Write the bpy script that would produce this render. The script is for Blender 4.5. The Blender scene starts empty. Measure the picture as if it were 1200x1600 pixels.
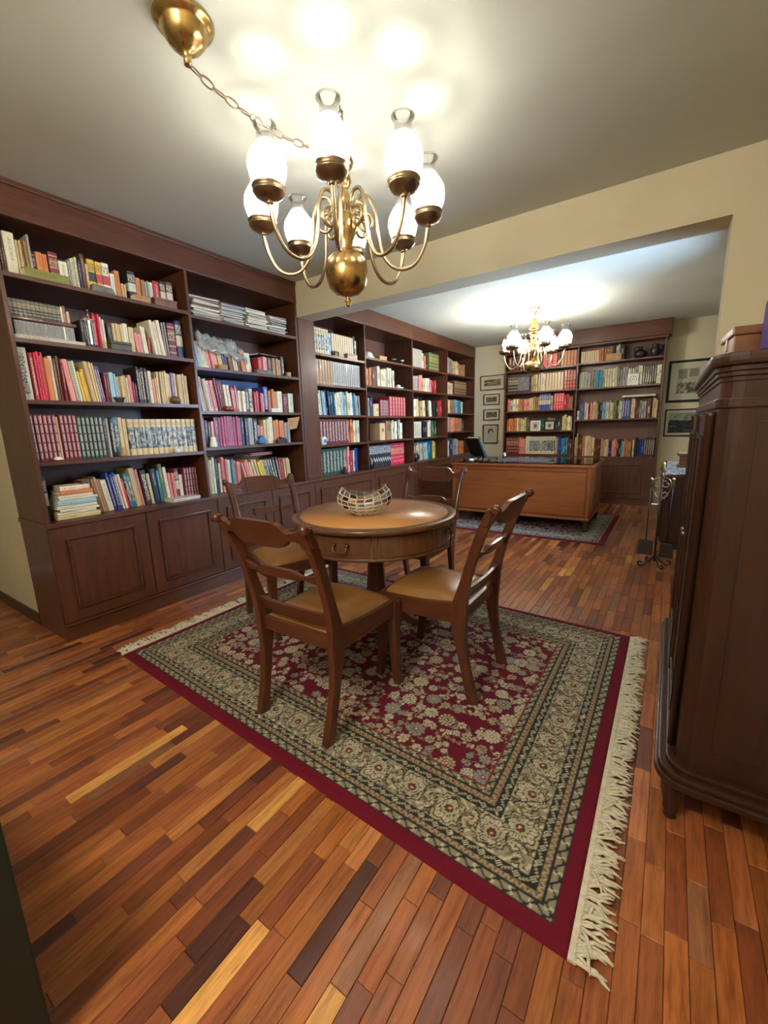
import bpy, bmesh, math, random
import numpy as np
from mathutils import Vector, Matrix

random.seed(7)
rng = np.random.default_rng(11)
PI = math.pi
sc = bpy.context.scene
COL = sc.collection

# ------------------------------------------------------------------ camera
CAM_H, YAW, PITCH, ROLL, FPX = 1.20, .5978, -.1987, -.03, 656.5
fwd = Vector((-math.sin(YAW)*math.cos(PITCH), math.cos(YAW)*math.cos(PITCH), math.sin(PITCH)))
rgt = Vector((math.cos(YAW), math.sin(YAW), 0))
upv = rgt.cross(fwd)
r2 = rgt*math.cos(ROLL) + upv*math.sin(ROLL)
u2 = -rgt*math.sin(ROLL) + upv*math.cos(ROLL)
cam_data = bpy.data.cameras.new('camera')
cam = bpy.data.objects.new('camera', cam_data)
COL.objects.link(cam)
cam.matrix_world = Matrix(((r2.x, u2.x, -fwd.x, 0), (r2.y, u2.y, -fwd.y, 0), (r2.z, u2.z, -fwd.z, CAM_H), (0, 0, 0, 1)))
cam_data.sensor_fit = 'AUTO'
cam_data.sensor_width = 36
cam_data.lens = FPX/1600*36
cam_data.clip_start = .02
sc.camera = cam

# ------------------------------------------------------------------ world, light, exposure
world = bpy.data.worlds.new('world')
sc.world = world
world.use_nodes = True
wn = world.node_tree.nodes
wn['Background'].inputs[0].default_value = (.50, .70, 1, 1)
wn['Background'].inputs[1].default_value = 20.0
BULB_NEAR, BULB_FAR = 138.0, 480.0
BULB_COLOR = (1.0, .945, .83)
sc.view_settings.view_transform = 'Standard'
sc.view_settings.look = 'None'
sc.view_settings.gamma = 1
sc.view_settings.use_curve_mapping = False
sc.view_settings.exposure = 1.25
sc.cycles.use_denoising = True
sc.cycles.max_bounces = 8
sc.cycles.diffuse_bounces = 4
sc.cycles.transparent_max_bounces = 16
sc.cycles.caustics_reflective = False
sc.cycles.caustics_refractive = False
sc.cycles.sample_clamp_indirect = 6
hl = bpy.data.lights.new('hall_fill_light', 'POINT')      # added fill light, unseen behind the camera, brightens floor and hall wall
hl.energy = 42; hl.color = (1.0, .92, .78); hl.shadow_soft_size = .16
ho = bpy.data.objects.new('hall_fill_light', hl); ho.location = (-.75, -.45, 2.28); COL.objects.link(ho)
pl = bpy.data.lights.new('window_portal', 'AREA')
pl.shape = 'RECTANGLE'; pl.size = 1.1; pl.size_y = 1.3
pl.cycles.is_portal = True
po = bpy.data.objects.new('window_portal', pl)
po.location = (.56, 3.95, 1.55); po.rotation_euler = (0, PI/2, 0)
COL.objects.link(po)

# ------------------------------------------------------------------ materials
M = {}
def newmat(name):
    m = bpy.data.materials.new(name); m.use_nodes = True
    nt = m.node_tree; b = nt.nodes['Principled BSDF']
    M[name] = m
    return m, nt, b
def sset(b, **k):
    names = dict(rough='Roughness', metal='Metallic', coat='Coat Weight', coat_rough='Coat Roughness', spec='Specular IOR Level', trans='Transmission Weight', ior='IOR', sheen='Sheen Weight')
    for a, v in k.items(): b.inputs[names[a]].default_value = v
def N(nt, t, **k):
    n = nt.nodes.new(t)
    for a, v in k.items(): setattr(n, a, v)
    return n
def ramp(nt, fac, stops):
    r = N(nt, 'ShaderNodeValToRGB')
    while len(r.color_ramp.elements) < len(stops): r.color_ramp.elements.new(.5)
    for e, (p, c) in zip(r.color_ramp.elements, stops):
        e.position = p; e.color = (*c, 1)
    nt.links.new(fac, r.inputs[0])
    return r.outputs[0]
def math_node(nt, op, a, b=None):
    n = N(nt, 'ShaderNodeMath', operation=op)
    for i, v in enumerate((a, b)):
        if v is None: continue
        if isinstance(v, (int, float)): n.inputs[i].default_value = v
        else: nt.links.new(v, n.inputs[i])
    return n.outputs[0]
def mix(nt, fac, a, b):
    n = N(nt, 'ShaderNodeMix', data_type='RGBA')
    for i, v in ((0, fac), (6, a), (7, b)):
        if isinstance(v, (int, float)): n.inputs[i].default_value = v
        elif isinstance(v, tuple): n.inputs[i].default_value = (*v, 1)
        else: nt.links.new(v, n.inputs[i])
    return n.outputs[2]
def bump(nt, b, h, strength, dist=.01):
    n = N(nt, 'ShaderNodeBump'); n.inputs['Strength'].default_value = strength; n.inputs['Distance'].default_value = dist
    nt.links.new(h, n.inputs['Height']); nt.links.new(n.outputs[0], b.inputs['Normal'])
def noise(nt, vec, scale, detail=3, rough=.55, mapping=None):
    if mapping is not None:
        mp = N(nt, 'ShaderNodeMapping'); mp.inputs['Scale'].default_value = mapping
        nt.links.new(vec, mp.inputs[0]); vec = mp.outputs[0]
    n = N(nt, 'ShaderNodeTexNoise'); n.inputs['Scale'].default_value = scale; n.inputs['Detail'].default_value = detail; n.inputs['Roughness'].default_value = rough
    nt.links.new(vec, n.inputs['Vector'])
    return n.outputs['Fac']
def objco(nt): return N(nt, 'ShaderNodeTexCoord').outputs['Object']

def plain(name, col, rough=.5, metal=0, var=.12, scale=8, bmp=0, **k):
    m, nt, b = newmat(name)
    f = noise(nt, objco(nt), scale, 4)
    c = ramp(nt, f, [(.3, tuple(x*(1-var) for x in col)), (.7, tuple(min(1, x*(1+var)) for x in col))])
    nt.links.new(c, b.inputs['Base Color'])
    sset(b, rough=rough, metal=metal, **k)
    if bmp: bump(nt, b, noise(nt, objco(nt), scale*12, 3), bmp, .004)
    return m
def wood(name, c0, c1, axis='z', rough=.38, coat=.25, fine=1.0):
    m, nt, b = newmat(name)
    s = {'x': (1, 9, 9), 'y': (9, 1, 9), 'z': (9, 9, 1)}[axis]
    co = objco(nt)
    f1 = noise(nt, co, 3.2*fine, 5, .6, s)
    f2 = noise(nt, co, 22*fine, 3, .6, s)
    f3 = noise(nt, co, 1.3, 2)
    f = math_node(nt, 'ADD', math_node(nt, 'MULTIPLY', f1, .62), math_node(nt, 'ADD', math_node(nt, 'MULTIPLY', f2, .2), math_node(nt, 'MULTIPLY', f3, .18)))
    c = ramp(nt, f, [(.34, c0), (.66, c1)])
    nt.links.new(c, b.inputs['Base Color'])
    sset(b, rough=rough, coat=coat, coat_rough=.18, spec=.32)
    bump(nt, b, f2, .06, .002)
    return m
for ax in 'xyz':
    wood('case_wood_'+ax, (.060, .021, .010), (.116, .041, .020), ax, .40, .14)
    wood('chair_wood_'+ax, (.060, .018, .009), (.118, .038, .019), ax, .3, .35, 1.8)
    wood('desk_wood_'+ax, (.20, .056, .013), (.30, .088, .022), ax, .38, .18)
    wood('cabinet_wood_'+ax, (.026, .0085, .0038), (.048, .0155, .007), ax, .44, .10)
    wood('table_wood_'+ax, (.085, .036, .016), (.16, .066, .028), ax, .28, .4, 1.8)
wood('case_back_wood', (.10, .045, .030), (.15, .070, .046), 'z', .5, .1)
plain('wall_paint', (.62, .555, .395), .85, var=.04, scale=3, bmp=.05)
plain('ceiling_paint', (.53, .555, .505), .9, var=.03, scale=2, bmp=.04)
plain('dark_baseboard', (.05, .022, .014), .45)
plain('brass', (.50, .33, .13), .24, 1, var=.15, scale=14)
plain('antique_brass', (.30, .22, .135), .34, 1, var=.15, scale=20)
plain('chain_brass', (.27, .21, .14), .38, 1)
plain('arm_brass', (.46, .36, .22), .30, 1, var=.1, scale=20)
plain('dark_handle', (.16, .11, .06), .35, 1)
plain('iron', (.035, .030, .028), .4, .6)
plain('silver_metal', (.55, .53, .50), .25, 1)
plain('leather_seat', (.25, .115, .030), .30, var=.12, scale=5, bmp=.12, coat=.15)
plain('leather_top', (.52, .24, .075), .34, var=.06, scale=3, coat=.2)
plain('paper', (.72, .68, .58), .8, var=.08, scale=40)
plain('fringe_yarn', (.60, .545, .42), .9, var=.15, scale=60)
plain('green_door', (.006, .022, .017), .5, var=.2)
plain('ceramic_white', (.78, .76, .70), .3)
plain('ceramic_blue', (.10, .22, .55), .25)
plain('clay_black', (.016, .016, .017), .28)
plain('wood_ornament', (.16, .060, .030), .35, var=.3, scale=30)
plain('tan_box', (.48, .27, .10), .6, var=.15, scale=20)
plain('lime_cover', (.42, .44, .05), .5)
plain('stone_grey', (.14, .125, .11), .7, var=.3, scale=25)
plain('olive_trunk', (.055, .050, .028), .5, var=.3, scale=25)
plain('copper_pot', (.35, .10, .06), .28, .6)
plain('plastic_film', (.40, .41, .37), .2, var=.35, scale=14, spec=.8).node_tree.nodes['Principled BSDF'].inputs['Alpha'].default_value = .55
plain('blue_sheet', (.06, .10, .25), .6)
plain('black_plastic', (.012, .013, .014), .35)
plain('blotter', (.10, .11, .13), .5)
plain('purple_cloth', (.09, .05, .22), .8)
plain('frame_black', (.010, .012, .016), .6, spec=.2)
plain('frame_brown', (.075, .045, .020), .4)
plain('mat_board', (.66, .61, .49), .8, var=.05)
plain('plaster_trim', (.58, .54, .47), .8)
def bulbmat(name, s):
    m, nt, b = newmat(name)
    b.inputs['Base Color'].default_value = (1, 1, 1, 1)
    b.inputs['Emission Color'].default_value = (*BULB_COLOR, 1)
    b.inputs['Emission Strength'].default_value = s
bulbmat('bulb_near', BULB_NEAR); bulbmat('bulb_far', BULB_FAR)
# etched lamp glass: clear neck, frosted belly
m, nt, b = newmat('lamp_glass')
nt.nodes.remove(b)
out = nt.nodes['Material Output']
co = objco(nt); sep = N(nt, 'ShaderNodeSeparateXYZ'); nt.links.new(co, sep.inputs[0])
frost_z = N(nt, 'ShaderNodeMapRange'); frost_z.interpolation_type = 'SMOOTHSTEP'
nt.links.new(sep.outputs[2], frost_z.inputs[0])
for i, v in enumerate((.128, .172, 1.0, 0.0)): frost_z.inputs[i+1].default_value = v
pat = ramp(nt, noise(nt, co, 34, 2), [(.44, (1, 1, 1)), (.56, (.72, .72, .72))])
fr = math_node(nt, 'MULTIPLY', frost_z.outputs[0], math_node(nt, 'MULTIPLY', pat, .92))
tr = N(nt, 'ShaderNodeBsdfTransparent'); tr.inputs[0].default_value = (.97, .97, .95, 1)
tl = N(nt, 'ShaderNodeBsdfTranslucent'); tl.inputs[0].default_value = (.9, .9, .9, 1)
gl = N(nt, 'ShaderNodeBsdfGlossy'); gl.inputs['Roughness'].default_value = .06
fz = N(nt, 'ShaderNodeFresnel'); fz.inputs[0].default_value = 1.45
m1 = N(nt, 'ShaderNodeMixShader'); nt.links.new(fr, m1.inputs[0]); nt.links.new(tr.outputs[0], m1.inputs[1]); nt.links.new(tl.outputs[0], m1.inputs[2])
m2 = N(nt, 'ShaderNodeMixShader'); nt.links.new(math_node(nt, 'MULTIPLY', fz.outputs[0], .9), m2.inputs[0]); nt.links.new(m1.outputs[0], m2.inputs[1]); nt.links.new(gl.outputs[0], m2.inputs[2])
nt.links.new(m2.outputs[0], out.inputs[0])
# clear sheet of glass
def thin_glass(name, tint=(.96, .97, .96), ior=1.45, rough=.02, k=1.0):
    m, nt, b = newmat(name); nt.nodes.remove(b); out = nt.nodes['Material Output']
    tr = N(nt, 'ShaderNodeBsdfTransparent'); tr.inputs[0].default_value = (*tint, 1)
    gl = N(nt, 'ShaderNodeBsdfGlossy'); gl.inputs['Roughness'].default_value = rough
    fz = N(nt, 'ShaderNodeFresnel'); fz.inputs[0].default_value = ior
    mx = N(nt, 'ShaderNodeMixShader'); nt.links.new(math_node(nt, 'MULTIPLY', fz.outputs[0], k), mx.inputs[0])
    nt.links.new(tr.outputs[0], mx.inputs[1]); nt.links.new(gl.outputs[0], mx.inputs[2]); nt.links.new(mx.outputs[0], out.inputs[0])
thin_glass('sheet_glass')
thin_glass('picture_glass', ior=1.25)
def crystal(name, col, r=.0):
    m, nt, b = newmat(name)
    b.inputs['Base Color'].default_value = (*col, 1)
    sset(b, rough=r, trans=1.0, ior=1.5)
def cut_glass(name, tint, gloss, t):
    m, nt, b = newmat(name); nt.nodes.remove(b); out = nt.nodes['Material Output']
    tr = N(nt, 'ShaderNodeBsdfTransparent'); tr.inputs[0].default_value = (*tint, 1)
    gl = N(nt, 'ShaderNodeBsdfGlossy'); gl.inputs['Roughness'].default_value = .05; gl.inputs[0].default_value = (*gloss, 1)
    lw = N(nt, 'ShaderNodeLayerWeight'); lw.inputs[0].default_value = .35
    mx = N(nt, 'ShaderNodeMixShader'); nt.links.new(math_node(nt, 'ADD', math_node(nt, 'MULTIPLY', lw.outputs[0], .7), t), mx.inputs[0])
    nt.links.new(tr.outputs[0], mx.inputs[1]); nt.links.new(gl.outputs[0], mx.inputs[2]); nt.links.new(mx.outputs[0], out.inputs[0])
cut_glass('crystal_clear', (.93, .93, .92), (1, 1, 1), .18); cut_glass('crystal_purple', (.10, .03, .10), (.5, .4, .5), .05); cut_glass('crystal_amber', (.80, .48, .08), (1, .85, .5), .10); plain('crystal_edge', (.86, .84, .80), .12, var=.05, spec=1.0).node_tree.nodes['Principled BSDF'].inputs['Alpha'].default_value = .6

# painted mesh (colour attribute) materials
def painted(name, rough=.9, bmp=.25, fine=260, sheen=0, grain=.18, spec=.2):
    m, nt, b = newmat(name)
    a = N(nt, 'ShaderNodeAttribute', attribute_name='Col')
    f = noise(nt, objco(nt), fine, 2)
    c = mix(nt, math_node(nt, 'MULTIPLY', f, grain), a.outputs['Color'], (0, 0, 0))
    nt.links.new(c, b.inputs['Base Color']); sset(b, rough=rough, spec=spec, sheen=sheen)
    if bmp: bump(nt, b, f, bmp, .003)
painted('rug_pile', .95, .5, 330, .0)
painted('print_paper', .7, 0, 90)
painted('book_row', .55, .05, 60, grain=.25, spec=.4)
painted('patterned_cloth', .9, .1, 120)
# floor planks
m, nt, b = newmat('plank_wood')
a = N(nt, 'ShaderNodeAttribute', attribute_name='Col')
off = N(nt, 'ShaderNodeAttribute', attribute_name='off')
pos = N(nt, 'ShaderNodeNewGeometry').outputs['Position']
va = N(nt, 'ShaderNodeVectorMath', operation='ADD'); nt.links.new(pos, va.inputs[0]); nt.links.new(off.outputs['Vector'], va.inputs[1])
f1 = noise(nt, va.outputs[0], 5, 5, .6, (14, 1.2, 1))
f2 = noise(nt, va.outputs[0], 30, 3, .6, (14, .8, 1))
f = math_node(nt, 'ADD', math_node(nt, 'MULTIPLY', f1, .7), math_node(nt, 'MULTIPLY', f2, .3))
dk = ramp(nt, f, [(.32, (.42, .34, .30)), (.5, (.9, .88, .86)), (.68, (1.25, 1.2, 1.12))])
mm = N(nt, 'ShaderNodeMix', data_type='RGBA', blend_type='MULTIPLY'); mm.inputs[0].default_value = 1
nt.links.new(a.outputs['Color'], mm.inputs[6]); nt.links.new(dk, mm.inputs[7])
nt.links.new(mm.outputs[2], b.inputs['Base Color'])
sset(b, rough=.32, coat=.42, coat_rough=.12)
wav = noise(nt, pos, 7, 2)
bump(nt, b, math_node(nt, 'ADD', math_node(nt, 'MULTIPLY', f2, .25), wav), .10, .006)
# book covers: colour per object, print by style
def bookmat(style):
    m, nt, b = newmat('book_'+style)
    oi = N(nt, 'ShaderNodeObjectInfo'); col = oi.outputs['Color']; rnd = oi.outputs['Random']
    co = objco(nt); sp = N(nt, 'ShaderNodeSeparateXYZ'); nt.links.new(co, sp.inputs[0])
    y, z = sp.outputs[1], sp.outputs[2]
    bw = N(nt, 'ShaderNodeRGBToBW'); nt.links.new(col, bw.inputs[0])
    light = math_node(nt, 'GREATER_THAN', bw.outputs[0], .18)
    ink = mix(nt, light, (.72, .64, .48), (.10, .06, .05))
    def band(v, lo, hi): return math_node(nt, 'MULTIPLY', math_node(nt, 'GREATER_THAN', v, lo), math_node(nt, 'LESS_THAN', v, hi))
    cx = N(nt, 'ShaderNodeCombineXYZ'); nt.links.new(math_node(nt, 'ADD', math_node(nt, 'MULTIPLY', z, 22), math_node(nt, 'MULTIPLY', rnd, 40)), cx.inputs[2]); nt.links.new(math_node(nt, 'MULTIPLY', y, 3), cx.inputs[1])
    letters = math_node(nt, 'GREATER_THAN', noise(nt, cx.outputs[0], 1.6, 2), .5)
    spine = math_node(nt, 'GREATER_THAN', sp.outputs[0], -.03)
    colr = col
    if style == 'plain':
        lo = math_node(nt, 'ADD', .3, math_node(nt, 'MULTIPLY', rnd, .3))
        t = math_node(nt, 'MULTIPLY', band(z, lo, .88), band(y, .36, .66))
        fac = math_node(nt, 'MULTIPLY', math_node(nt, 'MULTIPLY', t, letters), .6)
    elif style == 't':
        t = math_node(nt, 'MULTIPLY', band(z, .12, .9), band(y, .25, .75)); fac = math_node(nt, 'MULTIPLY', t, letters)
    elif style == 'b':
        fr_ = math_node(nt, 'FRACT', math_node(nt, 'MULTIPLY', z, 5.5))
        t = math_node(nt, 'GREATER_THAN', fr_, .78); u = math_node(nt, 'MULTIPLY', band(z, .55, .8), letters)
        fac = math_node(nt, 'MULTIPLY', math_node(nt, 'MAXIMUM', t, u), .8); ink = (.52, .40, .20)
    elif style == 'v':
        fr_ = math_node(nt, 'FRACT', math_node(nt, 'MULTIPLY', z, 5))
        t = math_node(nt, 'MULTIPLY', band(fr_, .08, .92), band(y, .3, .8))
        fac = math_node(nt, 'MULTIPLY', math_node(nt, 'MULTIPLY', t, band(z, .06, .97)), math_node(nt, 'ADD', .45, math_node(nt, 'MULTIPLY', letters, .3))); ink = (.62, .45, .38)
    elif style == 'k':
        c2 = mix(nt, math_node(nt, 'GREATER_THAN', rnd, .5), (.62, .52, .38), (.60, .58, .50)); dkc = mix(nt, math_node(nt, 'GREATER_THAN', rnd, .5), (.04, .05, .04), (.5, .07, .06))
        t = band(z, .34, .62); colr = mix(nt, t, col, mix(nt, light, c2, dkc))
        fac = math_node(nt, 'MULTIPLY', math_node(nt, 'MULTIPLY', band(z, .66, .9), letters), .8)
    elif style == 'p':
        t = band(z, .18, .78); vv = N(nt, 'ShaderNodeVectorMath', operation='ADD'); cz = N(nt, 'ShaderNodeCombineXYZ'); nt.links.new(math_node(nt, 'MULTIPLY', rnd, 50), cz.inputs[1]); nt.links.new(co, vv.inputs[0]); nt.links.new(cz.outputs[0], vv.inputs[1]); pn = noise(nt, vv.outputs[0], 3.0, 3, .6, (1, .8, 2.6))
        pic = ramp(nt, math_node(nt, 'ADD', pn, math_node(nt, 'MULTIPLY', math_node(nt, 'SUBTRACT', rnd, .5), .1)), [(.42, (.05, .08, .08)), (.5, (.32, .34, .32)), (.6, (.62, .58, .48))])
        colr = mix(nt, t, col, pic); fac = math_node(nt, 'MULTIPLY', math_node(nt, 'MULTIPLY', band(z, .82, .93), letters), .5)
    elif style == 's':
        fr_ = math_node(nt, 'FRACT', math_node(nt, 'MULTIPLY', z, 24)); fac = math_node(nt, 'MULTIPLY', math_node(nt, 'GREATER_THAN', fr_, .5), band(y, .1, .62))
    elif style == 'z':
        tri = math_node(nt, 'ABSOLUTE', math_node(nt, 'SUBTRACT', y, .5))
        e = math_node(nt, 'ABSOLUTE', math_node(nt, 'SUBTRACT', math_node(nt, 'SUBTRACT', z, .26), math_node(nt, 'MULTIPLY', tri, .3)))
        fac = math_node(nt, 'MAXIMUM', math_node(nt, 'LESS_THAN', e, .045), math_node(nt, 'MULTIPLY', band(z, .6, .95), letters)); ink = (.6, .6, .58)
    fac = math_node(nt, 'MULTIPLY', fac, spine)
    c = mix(nt, fac, colr, ink)
    w = noise(nt, co, 3, 3); c = mix(nt, math_node(nt, 'MULTIPLY', w, .25), c, (.05, .03, .02))
    nt.links.new(c, b.inputs['Base Color']); sset(b, rough=.45, coat=.08)
    return m
for st in ('plain', 't', 'b', 'v', 'k', 'p', 's', 'z'): bookmat(st)

# ------------------------------------------------------------------ mesh helpers
class MB:
    def __init__(s): s.v = []; s.f = []; s.m = []; s.sm = []
    def add(s, vs, fs, mi=0, smooth=False):
        o = len(s.v); s.v += [tuple(p) for p in vs]
        for f in fs: s.f.append(tuple(i+o for i in f)); s.m.append(mi); s.sm.append(smooth)
    def box(s, x0, x1, y0, y1, z0, z1, mi=0):
        vs = [(x, y, z) for z in (z0, z1) for y in (y0, y1) for x in (x0, x1)]
        s.add(vs, [(0, 2, 3, 1), (4, 5, 7, 6), (0, 1, 5, 4), (2, 6, 7, 3), (0, 4, 6, 2), (1, 3, 7, 5)], mi); return s
    def hexa(s, vs, mi=0):   # 8 pts, bottom ring ccw then top ring ccw
        s.add(vs, [(3, 2, 1, 0), (4, 5, 6, 7), (0, 1, 5, 4), (1, 2, 6, 5), (2, 3, 7, 6), (3, 0, 4, 7)], mi); return s
    def lathe(s, prof, n=24, c=(0, 0, 0), mi=0, smooth=True, cap=True):
        vs = []; fs = []
        for r, z in prof:
            for k in range(n):
                a = 2*PI*k/n; vs.append((c[0]+r*math.cos(a), c[1]+r*math.sin(a), c[2]+z))
        for i in range(len(prof)-1):
            for k in range(n):
                k2 = (k+1) % n; fs.append((i*n+k, i*n+k2, (i+1)*n+k2, (i+1)*n+k))
        s.add(vs, fs, mi, smooth)
        if cap:
            if prof[0][0] > 1e-4: s.add(vs[:n], [tuple(range(n))[::-1]], mi)
            if prof[-1][0] > 1e-4: s.add(vs[-n:], [tuple(range(n))], mi)
        return s
    def tube(s, path, r, n=8, mi=0, closed=False, smooth=True, flat=1.0):
        P = [Vector(p) for p in path]; m = len(P)
        R = r if isinstance(r, (list, tuple)) else [r]*m
        T = []
        for i in range(m):
            a = P[(i-1) % m] if closed or i > 0 else P[i]; b = P[(i+1) % m] if closed or i < m-1 else P[i]
            T.append((b-a).normalized())
        up = Vector((0, 0, 1)) if abs(T[0].z) < .9 else Vector((1, 0, 0))
        nrm = T[0].cross(up).normalized(); vs = []; fs = []
        for i in range(m):
            nrm = (nrm - T[i]*nrm.dot(T[i])).normalized(); bi = T[i].cross(nrm)
            for k in range(n):
                a = 2*PI*k/n; vs.append(P[i]+nrm*(R[i]*math.cos(a))+bi*(R[i]*flat*math.sin(a)))
        for i in range(m if closed else m-1):
            j = (i+1) % m
            for k in range(n):
                k2 = (k+1) % n; fs.append((i*n+k, i*n+k2, j*n+k2, j*n+k))
        s.add(vs, fs, mi, smooth)
        if not closed: s.add(vs[:n], [tuple(range(n))[::-1]], mi); s.add(vs[-n:], [tuple(range(n))], mi)
        return s
    def loft(s, rings, mi=0, smooth=False, cap=True):
        n = len(rings[0]); vs = [p for r in rings for p in r]; fs = []
        for i in range(len(rings)-1):
            for k in range(n):
                k2 = (k+1) % n; fs.append((i*n+k, i*n+k2, (i+1)*n+k2, (i+1)*n+k))
        s.add(vs, fs, mi, smooth)
        if cap: s.add(rings[0], [tuple(range(n))[::-1]], mi); s.add(rings[-1], [tuple(range(n))], mi)
        return s
    def prism(s, poly, z0, z1, mi=0):
        return s.loft([[(x, y, z0) for x, y in poly], [(x, y, z1) for x, y in poly]], mi)
    def sphere(s, c, r, n=12, mi=0, sz=1.0):
        prof = [(r*math.sin(PI*k/8), -r*sz*math.cos(PI*k/8)) for k in range(9)]
        prof[0] = (1e-5, prof[0][1]); prof[-1] = (1e-5, prof[-1][1])
        return s.lathe(prof, n, c, mi, True, False)
    def mesh(s, name, mats, bev=0, fix=True):
        me = bpy.data.meshes.new(name); me.from_pydata(s.v, [], s.f)
        for t in (mats if isinstance(mats, (list, tuple)) else [mats]): me.materials.append(M[t])
        me.polygons.foreach_set('material_index', s.m); me.polygons.foreach_set('use_smooth', s.sm)
        if bev or fix:
            bm = bmesh.new(); bm.from_mesh(me)
            bmesh.ops.remove_doubles(bm, verts=bm.verts, dist=1e-5)
            bmesh.ops.recalc_face_normals(bm, faces=bm.faces)
            if bev:
                es = [e for e in bm.edges if len(e.link_faces) == 2 and e.calc_face_angle(0) > .6]
                bmesh.ops.bevel(bm, geom=es, offset=bev, segments=2, affect='EDGES', profile=.6, clamp_overlap=True)
            bm.to_mesh(me); bm.free()
        me.update(); return me
    def build(s, name, mats, parent=None, bev=0, loc=None, rz=0):
        o = bpy.data.objects.new(name, s.mesh(name, mats, bev)); COL.objects.link(o)
        if parent is not None: o.parent = parent
        if loc is not None: o.location = loc
        if rz: o.rotation_euler = (0, 0, rz)
        return o
def tag(o, label=None, cat=None, group=None, kind=None):
    if label: o['label'] = label
    if cat: o['category'] = cat
    if group: o['group'] = group
    if kind: o['kind'] = kind
    return o
def empty(name, loc=(0, 0, 0), rz=0, label=None, cat=None, group=None, kind=None):
    o = bpy.data.objects.new(name, None); COL.objects.link(o); o.location = loc; o.rotation_euler = (0, 0, rz); o.empty_display_size = .1
    return tag(o, label, cat, group, kind)
def box(name, mat, parent, x0, x1, y0, y1, z0, z1, bev=0): return MB().box(x0, x1, y0, y1, z0, z1).build(name, mat, parent, bev)
def copy_tree(o, parent=None):
    c = o.copy(); COL.objects.link(c); c.parent = parent
    for ch in list(o.children): copy_tree(ch, c)
    return c
def smooth_path(pts, k=6):
    P = [Vector(p) for p in pts]; out = []
    for i in range(len(P)-1):
        a = P[max(i-1, 0)]; b = P[i]; c = P[i+1]; d = P[min(i+2, len(P)-1)]
        for j in range(k):
            t = j/k; out.append(.5*((2*b)+(c-a)*t+(2*a-5*b+4*c-d)*t*t+(3*b-a-3*c+d)*t**3))
    out.append(P[-1]); return out
def grid_obj(name, W, H, nx, ny, colors, mat, parent=None, height=None, place=None):
    # painted sheet; colors [ny+1, nx+1, 3] linear
    xs = np.linspace(0, W, nx+1); ys = np.linspace(0, H, ny+1)
    X, Y = np.meshgrid(xs, ys); Z = height if height is not None else np.zeros_like(X)
    co = np.stack([X, Y, Z], -1).reshape(-1, 3)
    if place is not None: co = place(co)
    me = bpy.data.meshes.new(name); nv = co.shape[0]; me.vertices.add(nv); me.vertices.foreach_set('co', co.astype(np.float32).ravel())
    i = np.arange(nx); j = np.arange(ny); I, J = np.meshgrid(i, j); a = (J*(nx+1)+I).ravel()
    q = np.stack([a, a+1, a+nx+2, a+nx+1], 1).astype(np.int32)
    nf = q.shape[0]; me.loops.add(nf*4); me.loops.foreach_set('vertex_index', q.ravel()); me.polygons.add(nf)
    me.polygons.foreach_set('loop_start', np.arange(nf, dtype=np.int32)*4)
    me.update(calc_edges=True)
    at = me.color_attributes.new('Col', 'FLOAT_COLOR', 'POINT')
    c4 = np.ones((nv, 4), np.float32); c4[:, :3] = colors.reshape(-1, 3); at.data.foreach_set('color', c4.ravel())
    me.materials.append(M[mat]); me.validate()
    o = bpy.data.objects.new(name, me); COL.objects.link(o)
    if parent is not None: o.parent = parent
    return o
def lin(*rgb): return tuple((c/255/12.92 if c/255 <= .04045 else ((c/255+.055)/1.055)**2.4) for c in rgb)

# ------------------------------------------------------------------ the room
XF, XW = -2.871, -3.31            # bookcase front, wall behind the bookcase
ZC = 2.475
YB0, YB1, ZB = 2.926, 3.124, 2.187
YEND, XR = 7.12, .52
def struct(o, label=None): o['kind'] = 'structure'; (label and o.__setitem__('label', label)); return o
struct(box('ceiling', 'ceiling_paint', None, -4.9, XR+.12, -1.0, YEND+.1, ZC, ZC+.1))
struct(box('wall_back', 'wall_paint', None, XW-.1, XR+.12, YEND, YEND+.1, 0, ZC))
struct(box('wall_left', 'wall_paint', None, XW-.1, XW-.002, .87, YEND, 0, ZC))
struct(box('wall_hall', 'wall_paint', None, -4.8, XW, .852, .95, 0, ZC))
struct(box('baseboard_hall', 'dark_baseboard', None, -4.8, XW, .838, .852, 0, .075, .003))
struct(box('wall_hall_end', 'wall_paint', None, -4.9, -4.8, -1.0, .95, 0, ZC))
struct(box('wall_front', 'wall_paint', None, -4.8, XR+.12, -1.0, -.9, 0, ZC))
b_ = MB(); b_.box(XR, XR+.12, -.9, 3.4, 0, ZC).box(XR, XR+.12, 4.5, YEND, 0, ZC).box(XR, XR+.12, 3.4, 4.5, 0, .9).box(XR, XR+.12, 3.4, 4.5, 2.2, ZC)
struct(b_.build('wall_right', 'wall_paint'))
win = struct(empty('window_1', (XR, 3.95, .9)))
w_ = MB()
for y0, y1, z0, z1 in ((-.55, .55, 0, .05), (-.55, .55, 1.25, 1.3), (-.55, -.5, .05, 1.25), (.5, .55, .05, 1.25), (-.025, .025, .05, 1.25)): w_.box(.03, .08, y0, y1, z0, z1)
w_.build('window_frame', 'ceramic_white', win, 0)
box('window_pane', 'sheet_glass', win, .054, .058, -.5, .5, .05, 1.25)
# beam and pier of the opening
struct(box('trim_1', 'wall_paint', None, XW, XR, YB0, YB1, ZB, ZC), 'cream plaster beam over the opening between the rooms')
struct(box('trim_2', 'wall_paint', None, .16, XR, YB0, YB1, 0, ZB), 'cream pier at the right end of the opening')
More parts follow.
